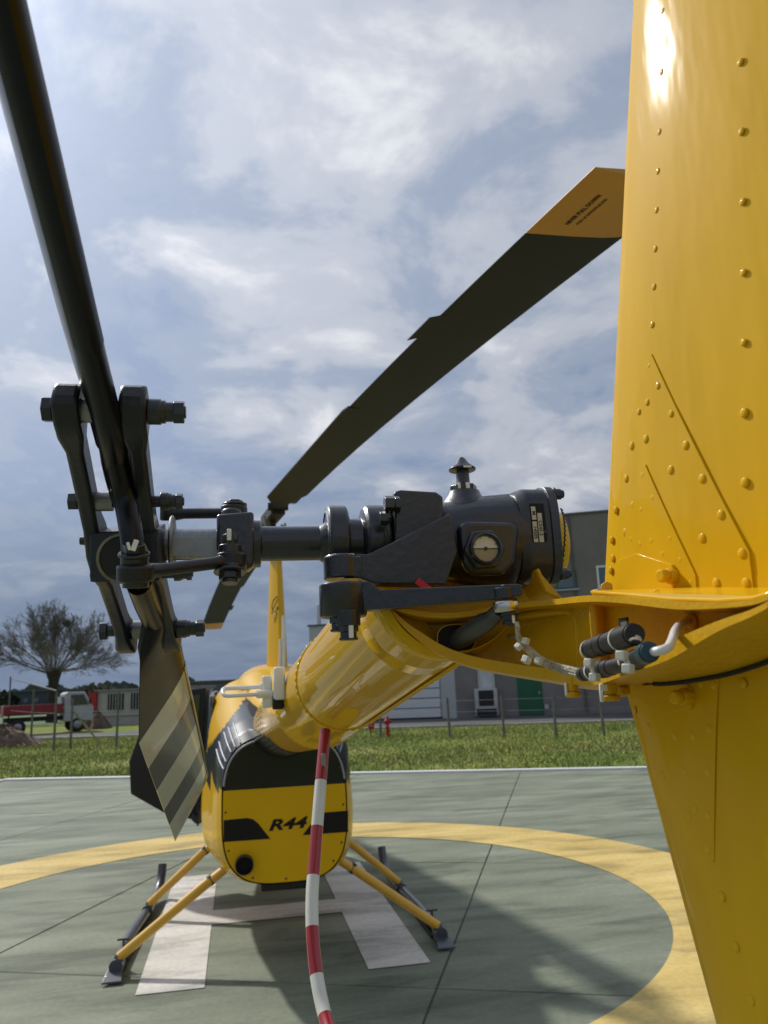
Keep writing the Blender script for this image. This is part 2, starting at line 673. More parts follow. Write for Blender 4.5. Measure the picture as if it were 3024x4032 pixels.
def boom_pt(y, deg, lift=0.0):
    """deg: 0 = top, 90 = left side (towards the tail rotor), 180 = underneath"""
    a = R(deg)
    r = boom_r(y) + lift
    return boom_c(y) + Vector((-math.sin(a) * r, 0, math.cos(a) * r))


b = MB()
ys = [-1.2, -2.0, -2.7, -3.4, -4.0, -4.0, -4.7, -4.7, -5.3, -5.53]
rows = []
for i, y in enumerate(ys):
    lift = 0.0020 if i in (5, 6) else 0.0
    rows.append([boom_pt(y, 360 * kk / 64, lift) for kk in range(64)])
b.grid(rows, close=True)
b.add(rows[-1], [tuple(range(64))])
boom = b.build('tail_boom', YELB, heli, angle=30)
sl = MB()
sl.grid([[boom_pt(y, d) for d in range(96, 250, 7)] for y in (-5.528, -5.58, -5.63, -5.685)])
sl.build('boom_sleeve', YELB, boom, solid=0.002)
# rivets: one shared dome
rv = MB()
rv.lathe((0, 0, 0), (0, 0, 1), [(-0.3, 1.0), (0.0, 1.0), (0.22, 0.9), (0.42, 0.68), (0.54, 0.38), (0.58, 0.1)], n=10)
rivet_o = rv.build('rivet', YEL)
rivet_me = rivet_o.data
bpy.data.objects.remove(rivet_o)


def rivet(p, n, r, parent, name='rivet', up=(0, 0, 1), tall=1.0, flat_=0.6):
    n = V3(n).normalized()
    u = V3(up)
    if abs(u.dot(n)) > 0.95:
        u = Vector((0, 1, 0))
    m = frame(p, u.cross(n), n.cross(u.cross(n)))
    m = m @ Matrix.Diagonal((r, r * tall, r * flat_, 1))
    return place(rivet_me, name, m, parent)


for y0, r0, n0, d0, d1 in ((-4.69, 0.0062, 30, 20, 240), (-4.01, 0.0068, 26, 40, 225)):
    for i in range(n0):
        d = d0 + (d1 - d0) * i / (n0 - 1)
        p = boom_pt(y0, d, 0.0022)
        rivet(p, p - boom_c(y0), r0, boom)
for i in range(26):   # lap seam underneath
    y = -5.66 + i * 0.034
    p = boom_pt(y, 200, 0.0026)
    rivet(p, p - boom_c(y), 0.0060, boom)
for i in range(9):    # rivets behind the tail casting
    d = 70 + i * 16
    p = boom_pt(-5.655, d + 24, 0.0012)
    rivet(p, p - boom_c(-5.655), 0.0052, boom)
sm = MB()
rows = []
for y in (-5.68, -5.3, -5.0, -4.72):
    rows.append([boom_pt(y, d, 0.0022) for d in (193, 197, 200, 204, 208)])
sm.grid(rows)
sm.build('lap_seam', YELB, boom, solid=0.0012)
# label on the left of the boom
for nm, m, d0, d1, y0, y1 in (('boom_label', PURP, 52, 76, -4.28, -4.12), ('boom_label', REDL, 76.5, 106, -4.28, -4.13)):
    lb = MB()
    lb.grid([[boom_pt(y0 + (y1 - y0) * i / 4, d0 + (d1 - d0) * j / 8, 0.0015) for j in range(9)] for i in range(5)])
    lb.build(nm, m, boom)
lb = MB()
for d in (88, 93, 98):
    lb.grid([[boom_pt(y, d + j * 1.2, 0.0024) for j in range(3)] for y in (-4.26, -4.2, -4.15)])
lb.grid([[boom_pt(y, 107 + j * 2, 0.0020) for j in range(3)] for y in (-4.30, -4.2, -4.12)])
lb.grid([[boom_pt(y, d, 0.0020) for d in (50, 70, 90, 108)] for y in (-4.300, -4.285)])
lb.build('label_print', WHITE, boom)

# ---- navigation antenna: white base on the boom with a loop of rod
an = MB()
yc = -4.35
an.box((-0.1392, -4.35, 1.7524), (0.030, 0.07, 0.085))
an.box((-0.1714, -4.35, 1.7319), (0.026, 0.03, 0.085))
ant = an.build('navigation_antenna', WHITE, heli, bevel=0.006, seg=3)
an = MB()
an.tube(catmull([(-0.1737, -4.35, 1.7465), (-0.2165, -4.35, 1.7446), (-0.2747, -4.35, 1.7446), (-0.286, -4.37, 1.7415), (-0.2853, -4.39, 1.7321), (-0.2756, -4.4, 1.7259), (-0.2284, -4.4, 1.7262), (-0.1741, -4.36, 1.726)], 5), 0.0055, n=10)
for p0, p1 in (((-0.1615, -4.35, 1.7472), (-0.1884, -4.35, 1.7459)), ((-0.1619, -4.36, 1.7267), (-0.1974, -4.38, 1.7259))):
    an.tube([p0, p1], 0.0105, n=12)
an.build('antenna_rod', WHITE, ant)
an = MB()
an.box((-0.1417, -4.3, 1.7083), (0.03, 0.04, 0.05))
an.build('antenna_foot', INT, ant, bevel=0.004)

# ---- striped tail rotor guard
gp = catmull([(-0.054, -4.74, 1.6449), (-0.073, -4.8, 1.5353), (-0.092, -4.86, 1.4135), (-0.1019, -4.9, 1.3481), (-0.1046, -4.94, 1.2875), (-0.1008, -4.98, 1.2313), (-0.0911, -5.03, 1.1865), (-0.0783, -5.12, 1.1628), (-0.0571, -5.3, 1.1724), (0.06, -5.56, 1.16), (0.125, -5.84, 1.18)], 10)
# colour bands by height
L = [0.0]
for i in range(1, len(gp)):
    L.append(L[-1] + (gp[i] - gp[i - 1]).length)
gz = [gp[0].z + 1] + [1.5465, 1.4645, 1.3818, 1.3052, 1.2391, 1.1915]
segs = []
cur = [gp[0]]
bi = 1
for i in range(1, len(gp)):
    while bi < len(gz) and gp[i].z < gz[bi] < gp[i - 1].z + 1e-9:
        f_ = (gp[i - 1].z - gz[bi]) / max(1e-9, gp[i - 1].z - gp[i].z)
        q = gp[i - 1].lerp(gp[i], f_)
        cur.append(q)
        segs.append(cur)
        cur = [q]
        bi += 1
    cur.append(gp[i])
segs.append(cur)
guard = None
for i, sgm in enumerate(segs):
    g = MB()
    g.tube(sgm, 0.0122, n=18)
    if i == 0:
        guard = g.build('tail_rotor_guard', RED, heli)
    else:
        g.build('band', RED if i % 2 == 0 else GWHITE, guard)
g = MB()
g.box((-0.0642, -4.79, 1.5819), (0.009, 0.003, 0.038))
g.build('guard_label', DSTEEL, guard, bevel=0.001)

# ---- tail casting: open channel that carries the gearbox and turns aft under the fin
top_pts = [(-0.0712, -5.68, 1.8208), (-0.0511, -5.684, 1.815), (-0.0178, -5.692, 1.8094), (0.015, -5.702, 1.8096), (0.0546, -5.722, 1.8144), (0.0782, -5.765, 1.813), (0.075, -5.8563, 1.8066), (0.075, -5.921, 1.7986), (0.075, -5.9899, 1.7873), (0.075, -6.0468, 1.7801), (0.075, -6.0813, 1.7776), (0.075, -6.0991, 1.7788)]
bot_pts = [(-0.068, -5.68, 1.8138), (-0.0483, -5.684, 1.7905), (-0.0203, -5.692, 1.7679), (0.0112, -5.702, 1.754), (0.0489, -5.722, 1.7441), (0.0712, -5.765, 1.7372), (0.075, -5.8455, 1.7316), (0.075, -5.9166, 1.7397), (0.075, -5.9808, 1.7484), (0.075, -6.0429, 1.7632), (0.075, -6.0794, 1.7696), (0.075, -6.098, 1.7739)]
top_l = catmull(top_pts, 5)
bot_l = catmull(bot_pts, 5)
NL = len(top_l)


def web_off(i):
    f_ = i / (NL - 1)
    a = min(1.0, max(0.0, (f_ - 0.35) / 0.3))
    depth = min(0.045, 0.010 + f_ * 0.20)
    return Vector((depth * a * 0.95, depth * (1 - a) * 0.9 + 0.004, 0))


tc = MB()
lip = 0.010
rows = [[], [], [], [], [], []]
for i in range(NL):
    T, B = V3(top_l[i]), V3(bot_l[i])
    o_ = web_off(i)
    h = (T - B).length
    lt = min(lip, h * 0.3)
    rows[0].append(T + o_ + Vector((0, 0.012, 0)))
    rows[1].append(T)
    rows[2].append(T - Vector((0, 0, lt * 0.35)))
    rows[3].append(T - Vector((0, 0, lt * 0.7)) + o_)
    rows[4].append(B + Vector((0, 0, lt)) + o_)
    rows[5].append(B + Vector((0, 0, lt * 0.9)))
rows.append([V3(bot_l[i]) for i in range(NL)])
low = []
gap_pts = catmull([(-0.0651, -5.664, 1.8143), (-0.045, -5.668, 1.7905), (-0.0164, -5.676, 1.7675), (0.0157, -5.686, 1.7528), (0.0542, -5.706, 1.7423), (0.0773, -5.749, 1.7349), (0.09, -5.826, 1.7275), (0.112, -5.8518, 1.7326), (0.116, -5.9046, 1.7325), (0.118, -5.9694, 1.737), (0.118, -6.0109, 1.7425), (0.118, -6.0319, 1.7464)], 5)
rows.append(gap_pts)
rows.append([p + Vector((0.03, 0.01, 0)) for p in gap_pts])
tc.grid(rows)
cast = tc.build('tail_casting', YELC, heli, angle=50, solid=0.003, bevel=0.0012)
dk = MB()
dk.grid([[V3(p) + Vector((0.0, 0.004, -0.0005)) for p in top_l[:34]], [V3(p) + Vector((0.012, 0.05, 0.004)) for p in top_l[:34]], [V3(p) + Vector((0.02, 0.16, 0.004)) for p in top_l[:34]]])
dk.build('casting_sunshade', YELC, cast, solid=0.003)  # plate added over the channel to keep sun off the web
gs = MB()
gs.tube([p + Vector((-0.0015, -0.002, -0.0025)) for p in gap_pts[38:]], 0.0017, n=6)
gs.build('joint_shade_strip', HOLE, cast)  # black strip stands in for shade in the slit above the lower fin
# ribs across the channel
rb = MB()
for pt, pb, dx in (((0.082, -5.8405, 1.8062), (0.082, -5.8371, 1.733), 0.006), ):
    a, c_ = V3(pt), V3(pb)
    o_ = Vector((0.035, 0.03, 0))
    rb.prism([a, a + o_, c_ + o_, c_], (dx, -0.004, 0))
a, c_ = V3((0.1109, -5.735, 1.8088)), V3((0.1127, -5.735, 1.7363))
rb.build('rib', YELC, cast, bevel=0.002)
# pocket frame: raised rounded border inside the web
pk = MB()
pkp = catmull([(0.0672, -5.705, 1.8031), (0.0842, -5.735, 1.8037), (0.0975, -5.765, 1.8015), (0.0991, -5.775, 1.7923), (0.0988, -5.775, 1.7699), (0.0975, -5.775, 1.7478), (0.0933, -5.77, 1.741), (0.0797, -5.745, 1.7439)], 6)
pk.tube(pkp, 0.0038, n=8)
pk.build('rib', YELC, cast)
# saddle web that rises from the casting to the gearbox
sd = MB()
for q, dy in (([(0.0848, -5.6, 1.8512), (0.133, -5.6, 1.8627), (0.1408, -5.6, 1.8501), (0.1542, -5.6, 1.8339), (0.1746, -5.6, 1.8278), (0.0971, -5.6, 1.8229)], 0.05), ([(0.1083, -5.665, 1.8617), (0.1145, -5.672, 1.838), (0.1223, -5.69, 1.8243), (0.1311, -5.7, 1.8199), (0.1223, -5.69, 1.8192), (0.1101, -5.672, 1.8318), (0.1041, -5.665, 1.8581)], 0.06), ([(-0.0883, -5.6, 1.8426), (0.0349, -5.6, 1.8421), (0.1047, -5.6, 1.8434), (0.1021, -5.6, 1.8127), (0.0329, -5.6, 1.8118), (-0.0506, -5.6, 1.8222)], 0.05)):
    sd.prism(q, (0, dy, 0))
sd.build('gearbox_saddle', YELC, cast, bevel=0.003, seg=3)
# oval hole with the push-pull rod in it
hl = MB()
hc = V3((0.0014, -5.682, 1.7832))
out = [hc + Vector((math.copysign(abs(math.cos(a)) ** 0.8, math.cos(a)) * 0.0205, 0, math.copysign(abs(math.sin(a)) ** 0.8, math.sin(a)) * 0.0150)) for a in [2 * math.pi * i / 40 for i in range(40)]]
inn = [hc + (p - hc) * 1.05 for p in out]
hl.grid([inn, out, [p + Vector((0, 0.003, 0)) for p in out]], close=True, mi=0)
hl.add([p + Vector((0, 0.0015, 0)) for p in out], [tuple(range(40))], mi=1)
hl.build('rod_hole', [YELC, HOLE], cast)
# nuts on top and underneath the casting
for nm, p, ax, sg, m in (('bolt', (0.1, -5.8289, 1.8118), (0, 0, 1), [(-0.01, 0.004, 0.0075, 6)], YELC),
                         ('bolt', (0.11, -5.8243, 1.817), (-0.3, -0.6, 0.1), [(-0.01, 0.006, 0.006, 6)], YELC),
                         ('bolt', (0.075, -5.8067, 1.731), (0, 0, -1), [(-0.012, 0.006, 0.0056, 6), (0.006, 0.011, 0.0068, 14)], YELC),
                         ('bolt', (0.085, -5.8631, 1.7292), (0, 0, -1), [(-0.012, 0.007, 0.0058, 6), (0.007, 0.012, 0.0072, 14)], YELC),
                         ('bolt', (0.105, -5.8407, 1.7249), (-0.8, -0.6, 0), [(-0.01, 0.006, 0.0055, 6)], YELC),
                         ('bolt', (0.1, -5.816, 1.8002), (-0.8, -0.6, 0), [(-0.01, 0.004, 0.0045, 8)], YELC)):
    hexbolt(p, ax, sg, nm, m, cast, bevel=0.0012)
for p, s_ in (((0.068, -5.8073, 1.7276), (0.0022, 0.003, 0.012)), ((0.075, -5.8658, 1.7233), (0.0030, 0.003, 0.013)), ((0.075, -5.871, 1.729), (0.007, 0.003, 0.006))):
    m_ = MB()
    m_.box(p, s_)
    m_.build('torque_mark', MARK, cast, bevel=0.001)

# ---- fins
FX = 0.118


def le_up(z):     # leading edge of the upper fin
    return -5.761 - (z - 1.8208) * 0.270


def le_lo(z):     # leading edge of the lower fin
    return -5.783 + (z - 1.7116) * 0.2825


def section(t):   # half thickness along the chord, t from 0 at the leading edge
    return 0.024 * (1.25 * math.sqrt(max(t, 0)) - 0.30 * t - 0.78 * t * t) if t < 1 else 0.0


FT = math.tan(R(8))     # the fins are set a little askew, trailing edge to the right


def askew(y):
    return -FT * (y + 5.80)


def fin_pt(z, t, side, le, ch):
    y = le(z) - t * ch
    return Vector((FX + 0.028 - side * section(t) * 1.9 + askew(y), y, z))


def make_fin(name, z0, z1, le, ch0, ch1, slant):
    m = MB()
    rows = []
    ts = [0.97, 0.8, 0.62, 0.45, 0.3, 0.2, 0.12, 0.065, 0.028, 0.007, 0.0, 0.007, 0.028, 0.065, 0.12, 0.2, 0.35, 0.6, 0.97]
    for j in range(13):
        f_ = j / 12
        row = []
        for i, t_ in enumerate(ts):
            side = 1 if i <= 10 else -1
            zz = z0 + (z1 - z0) * f_ + slant * t_ * (1 - f_)
            ch = ch0 + (ch1 - ch0) * f_
            row.append(fin_pt(zz, t_, side, le, ch))
        rows.append(row)
    m.grid(rows)
    m.add(rows[0], [tuple(range(len(ts)))])
    m.add(rows[-1], [tuple(range(len(ts)))])
    return m.build(name, YELW, heli, angle=50)


CH = 0.44
fin = make_fin('upper_fin', 1.816, 2.62, le_up, CH, 0.34, -0.055)
fin_l = make_fin('lower_fin', 1.735, 1.10, le_lo, 0.46, 0.36, 0.14)


def on_fin(p, le, lift=0.0, ch=CH):
    """slide a point (x ignored) onto the left skin of a fin"""
    y, z = p[1], p[2]
    t_ = max(0.004, (le(z) - y) / ch)
    x = FX + 0.028 - section(t_) * 1.9 + askew(y)
    e = 0.004
    dx = (section(t_ + e) - section(max(t_ - e, 0))) * 1.9 / (2 * e if t_ > e else e + t_) / ch
    n = Vector((-1, dx * 1.0 - FT, 0)).normalized()     # thickness grows towards -y, so the skin turns forward at the edge
    return Vector((x, y, z)) + n * lift, n


up_rivets = [(0.1461, -5.9715, 2.3158), (0.1446, -5.9605, 2.2614), (0.1427, -5.9475, 2.2101), (0.1416, -5.9392, 2.1762), (0.1404, -5.931, 2.1427), (0.1393, -5.923, 2.1088), (0.1382, -5.9152, 2.0759), (0.137, -5.9068, 2.0432), (0.1356, -5.8965, 2.0083), (0.137, -5.907, 1.9848), (0.1345, -5.8888, 1.9764), (0.1324, -5.8739, 1.9728), (0.139, -5.9207, 1.954), (0.1334, -5.8809, 1.9444), (0.1299, -5.8564, 1.9457), (0.1409, -5.9343, 1.9217),
             (0.1567, -6.0472, 2.1932), (0.1554, -6.0379, 2.1392), (0.1542, -6.0288, 2.0851), (0.1528, -6.0191, 2.0313), (0.1514, -6.0093, 1.9789), (0.1501, -5.9996, 1.9265),
             (0.1377, -5.9117, 1.9069), (0.1278, -5.8414, 1.9183), (0.1321, -5.8717, 1.9134), (0.1429, -5.9486, 1.8893), (0.1488, -5.9904, 1.875), (0.1337, -5.8834, 1.8894), (0.129, -5.85, 1.8906), (0.131, -5.8643, 1.8829), (0.1321, -5.8147, 1.8941), (0.1449, -5.9633, 1.8564), (0.1264, -5.8315, 1.8686), (0.128, -5.8427, 1.8596), (0.13, -5.8571, 1.8526), (0.1326, -5.8751, 1.8521), (0.1363, -5.9016, 1.8493), (0.1416, -5.9396, 1.8425), (0.1302, -5.8014, 1.8673), (0.1345, -5.8893, 1.8382), (0.1377, -5.9114, 1.8295), (0.1471, -5.9787, 1.8234), (0.1303, -5.8018, 1.8491), (0.1292, -5.8513, 1.8376), (0.1314, -5.8672, 1.8301), (0.1247, -5.8193, 1.8355), (0.1266, -5.8327, 1.8291), (0.1287, -5.8475, 1.8224), (0.131, -5.8641, 1.8154), (0.1292, -5.7946, 1.8385), (0.139, -5.9212, 1.8095), (0.1429, -5.9486, 1.8053), (0.1471, -5.9784, 1.8012), (0.1247, -5.8195, 1.8173)]
for p in up_rivets:
    q, n = on_fin(p, le_up, 0.0008 if (p[2] > 2.0 or (p[1] < -5.96 and p[2] > 1.86)) else 0.0018)
    rivet(q, n, 0.0031 if q.z > 1.95 else 0.0040, fin, tall=1.0, flat_=0.5)
lo_rivets = [(0.1316, -5.8117, 1.723), (0.1274, -5.8384, 1.722), (0.1303, -5.8588, 1.7142), (0.1325, -5.8745, 1.7186), (0.1306, -5.8045, 1.7059), (0.138, -5.9135, 1.7294), (0.1401, -5.9289, 1.7285), (0.1447, -5.9613, 1.7288), (0.1342, -5.8299, 1.6926), (0.1318, -5.8696, 1.6867), (0.1354, -5.8956, 1.6879), (0.1386, -5.9179, 1.6943), (0.1329, -5.8773, 1.6587), (0.1358, -5.8414, 1.6521), (0.1373, -5.9088, 1.6615), (0.1339, -5.8846, 1.6307), (0.1323, -5.8736, 1.6238), (0.1361, -5.9006, 1.6275), (0.1352, -5.8937, 1.6017), (0.1366, -5.9035, 1.5694), (0.1378, -5.9121, 1.5368), (0.139, -5.9207, 1.5037)]
for p in lo_rivets:
    q, n = on_fin(p, le_lo, 0.0011, 0.46)
    rivet(q, n, 0.0037, fin_l, tall=1.0, flat_=0.36)


def skin_plate(name, outline, le, parent, thick, ch=CH, m=YELW, div=14):
    """a doubler sheet lying on the fin skin, outline given by points whose y, z count"""
    pts = [V3(p) for p in outline]
    bm = bmesh.new()
    vsb = [bm.verts.new((0, p.y, p.z)) for p in pts]
    bm.faces.new(vsb)
    bmesh.ops.triangulate(bm, faces=bm.faces)
    bmesh.ops.subdivide_edges(bm, edges=bm.edges, cuts=7, use_grid_fill=True)
    for v in bm.verts:
        q, n = on_fin(v.co, le, thick, ch)
        v.co = q
    edges = [e for e in bm.edges if e.is_boundary]
    r = bmesh.ops.extrude_edge_only(bm, edges=edges)
    for v in [g_ for g_ in r['geom'] if isinstance(g_, bmesh.types.BMVert)]:
        v.co.x += thick * 2.2
    bmesh.ops.recalc_face_normals(bm, faces=bm.faces)
    me = bpy.data.meshes.new(name)
    bm.to_mesh(me)
    bm.free()
    me.materials.append(m)
    me.shade_smooth()
    me.set_sharp_from_angle(angle=R(50))
    o = bpy.data.objects.new(name, me)
    col.objects.link(o)
    setpar(o, parent)
    bv = o.modifiers.new('bevel', 'BEVEL')
    bv.width = 0.0009
    bv.segments = 2
    bv.limit_method = 'ANGLE'
    return o


skin_plate('doubler', [(0.1363, -5.9017, 2.0174), (0.1477, -5.9829, 1.8291), (0.148, -5.9853, 1.8235), (0.1479, -5.9842, 1.7936), (0.1241, -5.815, 1.8165), (0.129, -5.8071, 1.8507), (0.1356, -5.8544, 1.9683), (0.1357, -5.8972, 2.017)], le_up, fin, 0.0014)
skin_plate('doubler', [(0.1328, -5.8772, 1.9217), (0.1397, -5.9257, 1.8193), (0.1399, -5.9277, 1.8145), (0.1398, -5.9267, 1.8024), (0.1247, -5.8194, 1.8166), (0.1289, -5.835, 1.8721), (0.1323, -5.8732, 1.9219)], le_up, fin, 0.0027)
skin_plate('fin_bracket', [(0.1261, -5.8149, 1.8434), (0.1296, -5.854, 1.8448), (0.1366, -5.9037, 1.8264), (0.137, -5.9065, 1.8199), (0.1367, -5.9047, 1.8103), (0.136, -5.8996, 1.806), (0.1257, -5.8119, 1.8169)], le_up, fin, 0.0055)
skin_plate('doubler', [(0.1286, -5.8046, 1.7266), (0.1412, -5.9364, 1.7354), (0.1391, -5.9218, 1.6859), (0.136, -5.8999, 1.5939), (0.1351, -5.8932, 1.592), (0.1332, -5.8367, 1.637)], le_lo, fin_l, 0.0010, 0.46)
skin_plate('fin_bracket', [(0.1285, -5.8035, 1.7282), (0.1359, -5.8986, 1.7296), (0.1364, -5.9026, 1.7261), (0.1363, -5.9017, 1.7101), (0.1356, -5.8967, 1.7082), (0.1305, -5.8603, 1.7049), (0.1287, -5.8052, 1.7147)], le_lo, fin_l, 0.0034, 0.46)
hexbolt(V3((0.1295, -5.9031, 1.8173)), (-0.96, -0.25, 0.0), [(-0.012, 0.004, 0.0072, 6), (0.004, 0.012, 0.0060, 8)], 'bolt', YEL, fin, bevel=0.0016)
hexbolt(V3((0.1292, -5.901, 1.7191)), (-0.96, -0.25, 0.0), [(-0.012, 0.004, 0.0072, 6), (0.004, 0.011, 0.0060, 8)], 'bolt', YEL, fin_l, bevel=0.0016)
# open joint under the upper fin, black strip for shade above the lower fin; fin root plate
rp = MB()
rp.prism([(0.078, -5.8572, 1.8091), (0.078, -5.9176, 1.7997), (0.078, -5.9848, 1.7886), (0.078, -6.0424, 1.7811), (0.078, -6.0771, 1.7785), (0.078, -6.0951, 1.7796), (0.20, -6.03, 1.7905), (0.20, -5.78, 1.805)], (0, 0, 0.003))
rp.build('root_plate', YEL, cast, bevel=0.001)
for p in ((0.09, -6.0071, 1.7876), (0.09, -6.0408, 1.7829), (0.1, -5.9277, 1.8003), (0.1, -5.8301, 1.8124)):
    rivet(V3(p) + Vector((0, 0, 0.001)), (0, 0, 1), 0.0055, cast)

# ---- electrical harness in the casting
con = MB()


def conn(bm_, a, b_, segs_, mi=0):
    a, b_ = V3(a), V3(b_)
    d = b_ - a
    L_ = d.length
    prof = []
    for t0, t1, r in segs_:
        prof += [(t0 * L_, r), (t1 * L_, r)]
    bm_.lathe(a, d, prof, n=28, mi=mi)


conn(con, (0.058, -5.8885, 1.76), (0.04, -6.0028, 1.7654), [(0.0, 0.04, 0.0068), (0.04, 0.27, 0.0080), (0.27, 0.31, 0.0086), (0.31, 0.42, 0.0082), (0.42, 0.46, 0.0086), (0.46, 0.97, 0.0078), (0.97, 1.0, 0.0070)])
harness = con.build('wire_connector', PLAST, heli, bevel=0.0008)
con = MB()
conn(con, (0.055, -5.8752, 1.7404), (0.045, -5.9898, 1.7475), [(0.0, 0.03, 0.0052), (0.03, 0.1, 0.0062), (0.1, 0.13, 0.0054), (0.13, 0.2, 0.0062), (0.2, 0.42, 0.0058), (0.42, 0.50, 0.0070), (0.50, 0.6, 0.0064), (0.6, 1.0, 0.0058)])
conn(con, (0.046, -5.9841, 1.7476), (0.042, -6.0091, 1.7512), [(0.0, 0.2, 0.0062), (0.2, 0.35, 0.0070), (0.35, 1.0, 0.0066)])
con.build('connector_body', PLAST, harness, bevel=0.0006)
con = MB()
conn(con, (0.042, -6.0074, 1.7512), (0.038, -6.0248, 1.7529), [(0.0, 0.1, 0.0064), (0.1, 0.8, 0.0070), (0.8, 1.0, 0.0060)])
con.build('connector_sleeve', TEAL, harness, bevel=0.001)
cb = MB()
cb.tube(catmull([(0.042, -6.0147, 1.7526), (0.04, -6.0285, 1.7525), (0.045, -6.0329, 1.7541), (0.055, -6.0218, 1.7586), (0.075, -5.9939, 1.7672), (0.09, -5.977, 1.7726), (0.12, -5.938, 1.7769)], 6), 0.0030, n=14)
cb.build('cable', CABLEW, harness)
cb = MB()
for k_, dz in enumerate((0.0, 0.0022, -0.0022)):
    cb.tube([V3(p) + Vector((0, 0.001 * (k_ % 2), dz)) for p in catmull([(0.058, -5.8697, 1.7404), (0.055, -5.8583, 1.7429), (0.048, -5.8474, 1.7462), (0.035, -5.8455, 1.7517), (0.028, -5.8405, 1.7588), (0.02, -5.8398, 1.767), (0.012, -5.8491, 1.7745), (0.006, -5.8655, 1.7823)], 6)], 0.0020, n=8)
cb.build('cable', CABLE, harness)
cb = MB()
cb.tube(catmull([(0.0555, -5.72, 1.7803), (0.0587, -5.68, 1.7848), (0.0569, -5.645, 1.7894)], 5), 0.0018, n=8)
cb.build('cable', CABLE, harness)
# grommet where the white cable enters the casting
gr = MB()
gr.lathe(V3((0.115, -5.9487, 1.7752)), (-1, -0.25, 0), [(0, 0.0072), (0.003, 0.0080), (0.0045, 0.0068), (0.002, 0.0040)], n=24)
gr.build('grommet', YELC, harness)
# zip ties
zt = []
for c_, r_, axd in (((0.0565, -5.8941, 1.7592), 0.0082, ((0.058, -5.8885, 1.76), (0.04, -6.0028, 1.7654))), ((0.046, -5.9683, 1.7638), 0.0082, ((0.058, -5.8885, 1.76), (0.04, -6.0028, 1.7654))), ((0.053, -5.9003, 1.7421), 0.0062, ((0.055, -5.8752, 1.7404), (0.045, -5.9898, 1.7475))), ((0.047, -5.9736, 1.748), 0.0062, ((0.055, -5.8752, 1.7404), (0.045, -5.9898, 1.7475)))):
    z_ = MB()
    ax = (V3(axd[1]) - V3(axd[0])).normalized()
    z_.lathe(V3(c_) - ax * 0.0013, ax, [(0, r_), (0, r_ + 0.0006), (0.0026, r_ + 0.0006), (0.0026, r_)], n=28, capped=False)
    z_.build('zip_tie', NYLON, harness)
for p, s_, rz in (((0.03, -5.948, 1.748), (0.0072, 0.0060, 0.0060), 0.2), ((0.032, -5.9501, 1.7376), (0.0072, 0.0060, 0.0060), 0.1), ((0.024, -6.0126, 1.751), (0.0072, 0.0060, 0.0060), 0.1), ((0.024, -6.0192, 1.7424), (0.0072, 0.0060, 0.0060), 0.1), ((0.016, -5.8529, 1.7543), (0.0068, 0.0062, 0.0062), 0.5), ((0.024, -5.8607, 1.7527), (0.0060, 0.0055, 0.0055), 0.4), ((0.004, -5.8691, 1.7649), (0.0052, 0.0052, 0.0047), 0.8), ((0.014, -5.8605, 1.7699), (0.0052, 0.0052, 0.0052), 0.3)):
    z_ = MB()
    z_.box(p, s_, Matrix.Rotation(rz, 3, 'Y') @ Matrix.Rotation(0.6, 3, 'Z'))
    z_.build('zip_tie', NYLON, harness, bevel=0.0008)
z_ = MB()
z_.tube(catmull([(0.034, -6.0179, 1.7611), (0.028, -6.0234, 1.7614), (0.024, -6.0256, 1.7603)], 4), 0.0008, n=6)
z_.build('zip_tie', NYLON, harness)
z_ = MB()
z_.tube(catmull([(0.032, -6.0249, 1.7599), (0.028, -6.0304, 1.7618), (0.026, -6.0298, 1.7625)], 4), 0.0007, n=6)
z_.build('zip_tie', NYLON, harness)
z_ = MB()
z_.tube(catmull([(0.028, -6.0102, 1.7474), (0.026, -6.015, 1.7448)], 4), 0.0020, n=8)
z_.build('zip_tie', NYLON, harness)
z_ = MB()
z_.tube(catmull([(0.032, -5.9463, 1.7452), (0.033, -5.9462, 1.74)], 4), 0.0018, n=8)
z_.build('zip_tie', NYLON, harness)
z_ = MB()
z_.box((0.085, -5.8995, 1.778), (0.002, 0.014, 0.012))
z_.build('harness_tag', PLAST, harness)
z_ = MB()
z_.box((0.082, -5.9069, 1.7764), (0.002, 0.010, 0.008))
z_.build('harness_tag', DSTEEL, harness)

# ---- tail rotor gearbox, output shaft along x
GY, GZ = -5.60, 1.904
KX = 0.000553     # metres per unit of the shaft drawing below


def gx(a):
    """station along the output shaft, read off a side drawing"""
    return -0.337 + (a - 305) * 0.0005535


gb = MB()
prof = [(850, 0.024), (905, 0.040), (935, 0.047), (985, 0.0525), (1040, 0.056), (1095, 0.0585), (1112, 0.0595), (1140, 0.060)]
gb.lathe((0, GY, GZ), (1, 0, 0), [(gx(a), r) for a, r in prof], n=56)
# clamp flange on the output side
fl = [(-0.0514, -5.6, 1.9563), (-0.0434, -5.6, 1.9586), (-0.0015, -5.6, 1.9562), (0.0069, -5.6, 1.9504), (0.004, -5.6, 1.8987), (-0.0199, -5.6, 1.8793), (-0.0413, -5.6, 1.8797), (-0.0541, -5.6, 1.8938)]
gb.prism([V3(p) + Vector((0, -0.042, 0)) for p in fl], (0, 0.084, 0))
gear = gb.build('tail_rotor_gearbox', GRY, heli, bevel=0.003, seg=3, angle=45)
# squarish end section and cover with its bolts


def rsq(x, h, n=5.0, N=48):
    out_ = []
    for i in range(N):
        t_ = 2 * math.pi * i / N
        c_, s_ = math.cos(t_), math.sin(t_)
        out_.append(Vector((x, GY + math.copysign(abs(c_) ** (2 / n), c_) * h, GZ + math.copysign(abs(s_) ** (2 / n), s_) * h)))
    return out_


